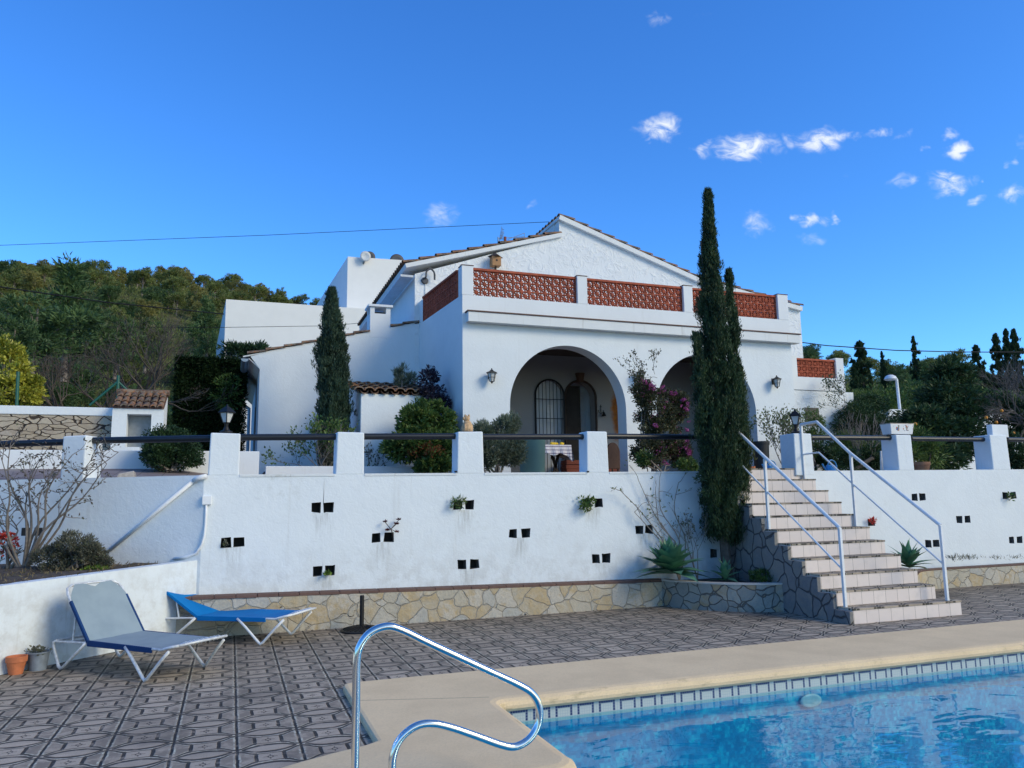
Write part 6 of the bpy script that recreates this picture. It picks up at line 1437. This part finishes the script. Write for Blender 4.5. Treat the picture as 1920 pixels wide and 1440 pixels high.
# bare twiggy shrubs behind the stone wall
random.seed(41)
for i, (px, py, y, s_, lb) in enumerate(((120, 750, 18.2, .75, 'brown bare thicket behind the stone wall beside the yellow bush'), (200, 745, 19., 1.0, 'wide bare brown thicket behind the fence post braces'), (268, 735, 18.6, 1.15, 'tall bare branching shrub right behind the tiled hut roof'))):
    base = at(px, py, y); base[2] -= .3; b = MB(); tips = []
    for k in range(9): grow(b, base+np.array([random.uniform(-.2, .2), 0, 0]), (random.uniform(-1.3, 1.3), random.uniform(-.4, .4), random.uniform(.5, 1.2)), .62*s_, .028*s_, 4, tips, .5, .12, minr=.004, kids=(2, 3), sides=4)
    plant('bare_shrub', lb, 'shrub', base, tipleaves(tips, 2, .09, .09, .008), 'brown_twig', b, 'bark_dark')
# dark clipped hedge block
hy2 = 18.5; xa, xb = at(330, 700, hy2)[0], at(462, 700, hy2)[0]; zt = at(380, 671, hy2)[2]
t = thing('clipped_hedge', 'tall dark clipped conifer hedge left of the villa wing', 'hedge', ((xa+xb)/2, hy2, 2.2)); MB().box(xa+.12, xb-.1, hy2+.12, hy2+1.2, 2.2, zt-.12).build('dark_core', 'weep_dark', t)  # solid dark box fills the hedge behind its leaves
N_ = 52000; P = RNG.uniform(0, 1, (N_, 3)); P[:, 0] = xa+(xb-xa)*P[:, 0]; P[:, 2] = 2.2+(zt-2.2)*P[:, 2]; P[:, 1] = hy2+.02+.16*P[:, 1]+.07*np.sin(P[:, 0]*7)*np.sin(P[:, 2]*5); k = N_//4; P[:k, 2] = zt-.1+RNG.uniform(0, .12, k); P[:k, 1] = hy2+RNG.uniform(0, 1.2, k)
m_ = N_//5; P[k:k+m_, 0] = xa+RNG.uniform(0, .14, m_); P[k:k+m_, 1] = hy2+RNG.uniform(0, 1.2, m_)
npmesh('foliage', leafquads(P, RNG.normal(size=(N_, 3))*.6+np.array([0, -.5, -.2]), .10, .028), M['hedge_dark'], t); c_ = clumpy([gb(425, 735, hy2, (.28, .12, .4))], 40, 40, .12, .09, .03, up=-.1); npmesh('brighter_spray', c_, M['shrub_leaf'], t)['label'] = 'brighter green patch of foliage'
base = at(455, 660, 19.6); base[2] = 4.2
shrub('leafy shrub showing above the wing roof in front of the modern house', base, [gb(450, 660, 19.6, (.42, .3, .16)), gb(478, 657, 19.6, (.3, .2, .10), .5)], 'shrub_dark', 60, 26, .12, .14, .04, name='roof_edge_shrub', up=.5)
# ------------------------------------------------------------------ modern white house
my = 32.; mq = lambda px, py, y=my: at(px, py, y)
t = thing('modern_house', 'modern white cubic house with slanting rooflines behind the villa', 'house', (mq(560, 660)[0], my, 3))
a, c = mq(424, 561), mq(700, 580); zl = lambda x: a[2]+(c[2]-a[2])*(x-a[0])/(c[0]-a[0]); xe = c[0]+1
b = MB(); b.hexa([(a[0], my, 3), (xe, my, 3), (xe, my+9, 3), (a[0]-.5, my+9, 3), (a[0], my, a[2]), (xe, my, zl(xe)), (xe, my+9, zl(xe)-.2), (a[0]-.5, my+9, a[2]-.2)]); b.build('low_block', 'modern_paint', t)
w0, w1 = mq(434, 651), mq(545, 660); MB().box(w0[0], w1[0], my-.06, my, w0[2]-.55, w0[2]-.05).build('window', 'door_glass', t)
by_ = 34.; a = at(652, 481, by_); c = at(765, 487, by_); l = at(592, 571, 42.); xe = c[0]+8
b = MB(); b.hexa([(a[0], by_, 3), (xe, by_, 3), (xe, 44, 3), (l[0]-.2, 44, 3), (a[0], by_, a[2]), (xe, by_, a[2]+.3), (xe, 44, a[2]), (l[0]-.2, 44, a[2]-.6)]); b.build('tall_block', 'modern_paint', t)
def dish(px, py, y, r, lb, m2):
    q = at(px, py, y); d = thing('satellite_dish', lb, 'satellite dish', tuple(q)); MB().lathe([(.001, .10*r), (r*.6, .05*r), (r, -.04), (r, -.06), (r*.6, .02*r-.03), (.001, .05*r-.02)], tuple(q), 20, 'y').build('dish', m2, d, smooth=True)
    MB().tube([(q[0], y+.05, q[2]), (q[0]-.25*r, y+.25, q[2]-1.3*r), (q[0]-.25*r, y+.3, q[2]-2.2*r)], .05, 6).build('mast', 'zinc', d)
dish(685, 481, 33.8, .24, 'pale satellite dish on the corner of the tall white block', 'grey_pvc'); dish(744, 490, 34.5, .34, 'dark satellite dish on the roof edge near the villa gable', 'dark_grey'); dish(693, 482, 34.6, .26, 'small dark satellite dish behind the pale dish', 'dark_grey')
# ------------------------------------------------------------------ tree prototypes
def mk_tree(name, label, kind, seed, leaf, h, nclump=46, nleaf=34, L=.34, W=.085):
    global RNG; RNG = np.random.default_rng(seed); random.seed(seed)
    t = thing(name, label, 'tree', (0, 0, -60), local=True); b = MB(); tips = []
    b.tube([(0, 0, -.5), (.1, 0, h*.3), (.15*random.uniform(-1, 1), .1, h*.6), (0, 0, h*.85)], [.16, .13, .09, .03], 7)
    blobs = []
    if kind == 'round':
        for k in range(9): a = k*2.4; r = random.uniform(.12, .34)*h; z = h*random.uniform(.48, .92); blobs.append(((r*math.cos(a), r*math.sin(a), z), (h*.17, h*.17, h*.12), 1))
    elif kind == 'cone':
        for k in range(11): f = k/10; a = k*2.4; r = (1-f)*.22*h; blobs.append(((r*math.cos(a), r*math.sin(a), h*(.2+.75*f)), (h*(.19-.12*f), h*(.19-.12*f), h*.13), 1.2-f*.7))
    elif kind == 'bushy':
        for k in range(10): a = k*2.4; r = random.uniform(0, .36)*h; z = h*random.uniform(.2, .85); blobs.append(((r*math.cos(a), r*math.sin(a), z), (h*.22, h*.22, h*.16), 1))
    for bl in blobs[:8]: b.tube([(0, 0, bl[0][2]*.6), tuple(np.array(bl[0])*np.array([.6, .6, .9])), bl[0]], [.05, .035, .01], 5, cap=False)
    b.build('trunk', 'bark', t); npmesh('crown', clumpy(blobs, nclump*3, nleaf, h*.055, L, W, up=.5, shell=.35), M[leaf], t); return t
protos = [mk_tree('pine_tree', 'x', 'round', 1, 'pine_leaf', 5.2), mk_tree('pine_tree', 'x', 'cone', 2, 'pine_dark', 6.2, 60), mk_tree('pine_tree', 'x', 'bushy', 3, 'pine_leaf', 4.6), mk_tree('pine_tree', 'x', 'round', 4, 'pine_olive', 5.), mk_tree('pine_tree', 'x', 'bushy', 5, 'pine_dark', 5., 56), mk_tree('pine_tree', 'x', 'bushy', 6, 'pine_olive', 3.6)]
def mk_cyp(seed, h, r):
    global RNG; RNG = np.random.default_rng(seed); t = thing('cypress_tree', 'x', 'tree', (0, 0, -60), local=True); MB().tube([(0, 0, -.6), (0, 0, h*.5)], [.14, .06], 6).build('trunk', 'bark_dark', t)
    pr = lambda q: float(np.interp(q, [0, .1, .4, .7, .9, 1.], [.6, .85, 1., .7, .35, .05]))*(1+.13*math.sin(q*19+seed)+.1*math.sin(q*37))
    npmesh('crown', cyp_spire(0, 0, .2, h, r, 48000, pr, blade=.2, hs=1.5), M['cypress_leaf'], t); return t
cp_ = [mk_cyp(1, 7., .62), mk_cyp(2, 7., .8), mk_cyp(3, 7., .55)]
# hill pines: individually placed over the slope
rs = np.random.default_rng(12); used = set(); placed = []; count = 0
GL, GR = 'pines on the wooded hill', 'trees on the right-hand hill'
def place(x, y, k, s, label, group, z=None, proto=None):
    src = proto or protos[k]; z = ground_h(x, y)-.15 if z is None else z
    key = src.name; rz = rs.uniform(0, 6.28)
    if key in used: return copy_tree(src, (x, y, z), rz, label, scale=(s, s, s*rs.uniform(.9, 1.15)), group=group)
    used.add(key); src.location = (x, y, z); src.rotation_euler = (0, 0, rz); src.scale = (s, s, s); src['label'] = label; src['group'] = group; return src
KL = {0: 'mid green rounded pine on the wooded hillside', 1: 'dark conical pine on the wooded hillside', 2: 'mid green bushy pine low on the hillside', 3: 'olive sunlit rounded pine on the wooded hillside', 4: 'dark bushy pine on the wooded hillside', 5: 'small olive shrubby pine on the hillside'}
def scatter(px0, px1, r0, r1, n, group, lab, kinds, smin=.8, smax=1.2, jit=True):
    out = 0; tries = 0
    while out < n and tries < n*60:
        tries += 1; r = math.sqrt(rs.uniform(r0*r0, r1*r1)); px = rs.uniform(px0, px1); d = ray(px, 800); az = math.atan2(d[0], d[1]); x, y = r*math.sin(az), r*math.cos(az)
        dmin = 1.2+r*.0095
        if any((x-a)**2+(y-c)**2 < dmin*dmin for a, c in placed): continue
        if -1.2 < x < 18 and 17 < y < 46: continue
        placed.append((x, y)); k = int(rs.choice(kinds(r))); place(x, y, k, rs.uniform(smin, smax)*(1.0 if r > 80 else .9), lab[k], group); out += 1
    return out
near = lambda r: [1, 4, 4, 0, 2] if r < 70 else ([0, 3, 3, 2, 0, 4] if r < 110 else [3, 3, 0, 0, 2])
scatter(-60, 640, 134, 154, 84, GL, KL, near, .62, .88); scatter(-40, 620, 84, 134, 92, GL, KL, near, .5, .78); scatter(-40, 540, 44, 78, 46, GL, KL, lambda r: [1, 4, 4, 2, 0], .55, .8); scatter(-30, 440, 27, 44, 16, GL, KL, lambda r: [4, 2, 5, 1], .35, .5)
KR = {k: v.replace('wooded hillside', 'right-hand hill behind the villa').replace('hillside', 'right-hand hill') for k, v in KL.items()}
scatter(1470, 1960, 105, 152, 34, GR, KR, lambda r: [0, 2, 4, 2], .8, 1.15); scatter(1500, 1960, 40, 100, 26, GR, KR, lambda r: [1, 4, 4, 2, 0], .6, .95)
# scrub covering the slopes between the pines
SP = []
for _ in range(7500):
    r = math.sqrt(rs.uniform(30*30, 156*156)); px = rs.uniform(-120, 640) if rs.random() < .72 else rs.uniform(1470, 2000); d = ray(px, 800); az = math.atan2(d[0], d[1]); x, y = r*math.sin(az), r*math.cos(az)
    if -1.2 < x < 18 and 17 < y < 46: continue
    SP.append((x, y, ground_h(x, y)+.1, .35+.004*r))
SP = np.array(SP); Q = np.repeat(SP, 26, axis=0); dd = unit(rs.normal(size=(len(Q), 3))); dd[:, 2] = np.abs(dd[:, 2]); sc_ = Q[:, 3:4]
o = npmesh('hillside_scrub', leafquads(Q[:, :3]+dd*sc_*rs.uniform(.3, 1.1, (len(Q), 1)), dd+np.array([0, 0, .5]), .20+.0012*np.linalg.norm(Q[:, :2], axis=1), .07), M['pine_leaf']); tag(o, kind='stuff', label='low green scrub covering the hillsides between the pines', cat='scrub')
# big dark pine in front of the left hill
for px, pyt, pyb, y, k, w, lb in ((120, 496, 700, 40., 1, 1.25, 'tallest dark pine in front of the wooded hill'), (60, 560, 720, 34., 4, 1.2, 'broad dark pine below the tallest pine'), (215, 590, 700, 42., 4, .9, 'dark bushy pine right of the tallest pine'), (272, 595, 690, 45., 2, .8, 'rounded green pine below the hill in front of the hedge'), (385, 560, 690, 52., 1, .9, 'dark conical pine just left of the modern house'), (20, 590, 720, 30., 4, .9, 'dark pine behind the yellow bush')):
    q0, q1 = at(px, pyb, y), at(px, pyt, y); h = q1[2]-q0[2]; src = protos[k]; ph = {1: 6.3, 4: 4.8, 2: 4.5}[k]; s = h/ph; o = copy_tree(src, (q0[0], y, q0[2]), rs.uniform(0, 6), lb, scale=(s*w, s*w, s), group=GL)
# cypresses and trees against the sky on the right
for i, (px, pyt, pyb, y, k, wd, lb) in enumerate(((1722, 632, 740, 60., 0, .8, 'slim cypress standing alone above the right trees'), (1840, 648, 760, 45., 1, 1., 'broad cypress left of the gap of sky'), (1880, 628, 760, 42., 0, 1., 'dark cypress right of the gap of sky'), (1900, 620, 760, 40., 2, .9, 'thin cypress among the rightmost group'), (1917, 620, 770, 38., 0, .9, 'rightmost cypress at the edge'), (1622, 640, 760, 40., 1, 1.3, 'ragged dark cypress with forked top behind the villa wing'), (1660, 660, 740, 62., 2, .8, 'small slim cypress right of the ragged cypress'), (1797, 664, 740, 62., 2, .8, 'small slim cypress before the rounded tree'), (1608, 690, 790, 36., 2, 1.2, 'dark cypress close behind the wing parapet'), (1862, 700, 780, 46., 2, .8, 'short cypress in the gap of sky'))):
    q0, q1 = at(px, pyb, y), at(px, pyt, y); s = (q1[2]-q0[2])/7.; src = cp_[k]
    if src.name not in used: used.add(src.name); src.location = (q0[0], y, q0[2]); src.scale = (s*wd, s*wd, s); src['label'] = lb; src['group'] = 'cypresses on the right'
    else: copy_tree(src, (q0[0], y, q0[2]), rs.uniform(0, 6), lb, scale=(s*wd, s*wd, s), group='cypresses on the right')
RNG = np.random.default_rng(99); random.seed(99)
# shrubs and fruit trees behind the right terrace wall
def bigbush(label, base, blobs, mat, nc, nl, cr, L, W, name='garden_tree', cat='tree', fruit=0, up=.1, extra=()):
    b = MB(); base = np.array(base, dtype=float)
    for bl in blobs:
        c = np.array(bl[0]); b.tube([tuple(base+RNG.normal(size=3)*np.array([.05, .05, 0])), tuple(base*.45+c*.55+RNG.normal(size=3)*.1), tuple(c)], [.055, .035, .01], 6, cap=False)
    t = plant(name, label, cat, tuple(base), clumpy(blobs, nc, nl, cr, L, W, up=up, shell=.4), mat, b, 'bark_dark', extra=extra)
    return t
yb = 14.
bigbush('dark spreading shrub beside the rough wing wall', at(1640, 880, 14.3)*np.array([1, 1, 0])+np.array([0, 0, 1.9]), [gb(1615, 765, 15.2, (.62, .6, .38)), gb(1605, 790, 14.6, (.55, .5, .45)), gb(1650, 810, 14.4, (.6, .5, .5)), gb(1590, 845, 14., (.5, .4, .4), .6)], 'shrub_dark', 330, 64, .15, .075, .026)
b_ = bigbush('yellowish feathery shrub in front of the dark wing shrub', at(1600, 880, 12.9)*np.array([1, 1, 0])+np.array([0, 0, 1.9]), [gb(1590, 835, 13., (.4, .3, .25)), gb(1620, 745, 15.6, (.45, .4, .2), .4), gb(1640, 850, 13., (.4, .3, .2))], 'shrub_leaf', 120, 34, .10, .10, .016, name='feathery_shrub', cat='shrub', up=.5)
b = MB(); tips = []; base = at(1625, 850, 12.6); base[2] = 1.9; random.seed(5)
for k in range(9): grow(b, base+np.array([random.uniform(-.2, .2), 0, 0]), (random.uniform(-.5, .5), 0, 1), .5, .012, 3, tips, .35, .35, minr=.003)
plant('bare_shrub', 'bare brown twigs in front of the dark shrub, left of the ceramic trough', 'shrub', base, tipleaves(tips, 3, .04, .05, .006), 'brown_twig', b, 'bark')
bigbush('large dark fruit tree with long leaves behind the ceramic trough', at(1765, 880, 14.2)*np.array([1, 1, 0])+np.array([0, 0, 1.9]), [gb(1775, 745, 15., (.7, .7, .55)), gb(1800, 770, 14.6, (.7, .6, .55)), gb(1735, 800, 14.2, (.6, .5, .4)), gb(1800, 820, 14., (.6, .5, .45)), gb(1785, 705, 15.2, (.55, .5, .4)), gb(1715, 790, 15., (.4, .4, .3), .5), gb(1760, 860, 13.6, (.6, .4, .3), .6)], 'shrub_dark', 430, 46, .19, .15, .042, name='fruit_tree')
bigbush('long-leaved oleander behind the rail between the two right pillars', at(1715, 880, 12.4)*np.array([1, 1, 0])+np.array([0, 0, 1.9]), [gb(1715, 830, 12.6, (.35, .3, .35)), gb(1745, 850, 12.4, (.35, .3, .3)), gb(1700, 855, 12.4, (.25, .2, .3), .5)], 'shrub_leaf', 70, 26, .12, .16, .024, name='oleander', cat='shrub', up=.3)
bigbush('dark green hedge-like shrub behind the rail left of the ceramic trough', at(1580, 880, 12.2)*np.array([1, 1, 0])+np.array([0, 0, 1.9]), [gb(1575, 865, 12.4, (.5, .3, .25)), gb(1640, 862, 12.6, (.5, .3, .3)), gb(1540, 850, 12.6, (.2, .2, .25), .4)], 'shrub_dark', 170, 50, .12, .08, .022, name='low_shrub', cat='shrub')
bigbush('orange tree at the right edge behind the white block', at(1905, 880, 13.4)*np.array([1, 1, 0])+np.array([0, 0, 1.9]), [gb(1895, 800, 14.4, (.6, .5, .35)), gb(1900, 850, 13.2, (.35, .35, .45)), gb(1860, 760, 14.6, (.5, .5, .3), .6), gb(1930, 780, 14., (.5, .5, .5), .6)], 'shrub_dark', 240, 50, .14, .085, .035, name='orange_tree')
bigbush('sunlit mid-green shrubs in the middle distance behind the street lamp', at(1700, 790, 24.)*np.array([1, 1, 0])+np.array([0, 0, 2.]), [gb(1640, 770, 24., (1.6, 1., .9)), gb(1720, 760, 25., (1.8, 1., 1.1)), gb(1790, 750, 24., (1.6, 1., 1.)), gb(1860, 770, 23., (1.5, 1., .9)), gb(1920, 780, 22., (1.4, 1., 1.2))], 'shrub_leaf', 520, 44, .26, .15, .05, name='shrub_belt', cat='shrub')
for i, (px, py) in enumerate(((1868, 792), (1878, 770), (1849, 783), (1900, 812), (1716, 795))):
    q = at(px, py, 13.3); o = MB().lathe([(.001, -.04), (.03, -.028), (.042, 0), (.03, .028), (.001, .04)], tuple(q), 10).build('orange', 'orange_fruit', smooth=True); tag(o, 'orange hanging in the orange tree at the right edge' if i < 4 else 'single orange hanging in the dark fruit tree', 'orange', 'oranges on the trees')
b = MB(); tips = []; random.seed(77); base = at(1960, 820, 14.); base[2] = 2.2
for k in range(11): grow(b, base+np.array([0, 0, .8]), (random.uniform(-1.4, -.1), random.uniform(-.3, .3), random.uniform(.1, 1.0)), .85, .035, 4, tips, .5, .05, minr=.004, kids=(2, 4), sides=4)
b.tube([tuple(base-np.array([0, 0, .4])), tuple(base+np.array([0, 0, .9]))], [.09, .06], 7)
plant('bare_tree', 'bare grey-branched tree reaching in from the right edge', 'tree', base, tipleaves(tips, 2, .08, .09, .007), 'brown_twig', b, 'bark_grey')
# white garden building glimpsed between the trees, and low walls
t = thing('white_outbuilding', 'low white building glimpsed through the dark fruit tree', 'building', (at(1700, 800, 19.)[0], 19., 2.)); a, c = at(1665, 768, 19.), at(1900, 790, 19.); MB().box(a[0], c[0]+2, 19., 21., 1.9, at(1700, 768, 19.)[2]).build('wall', 'wall_paint', t)
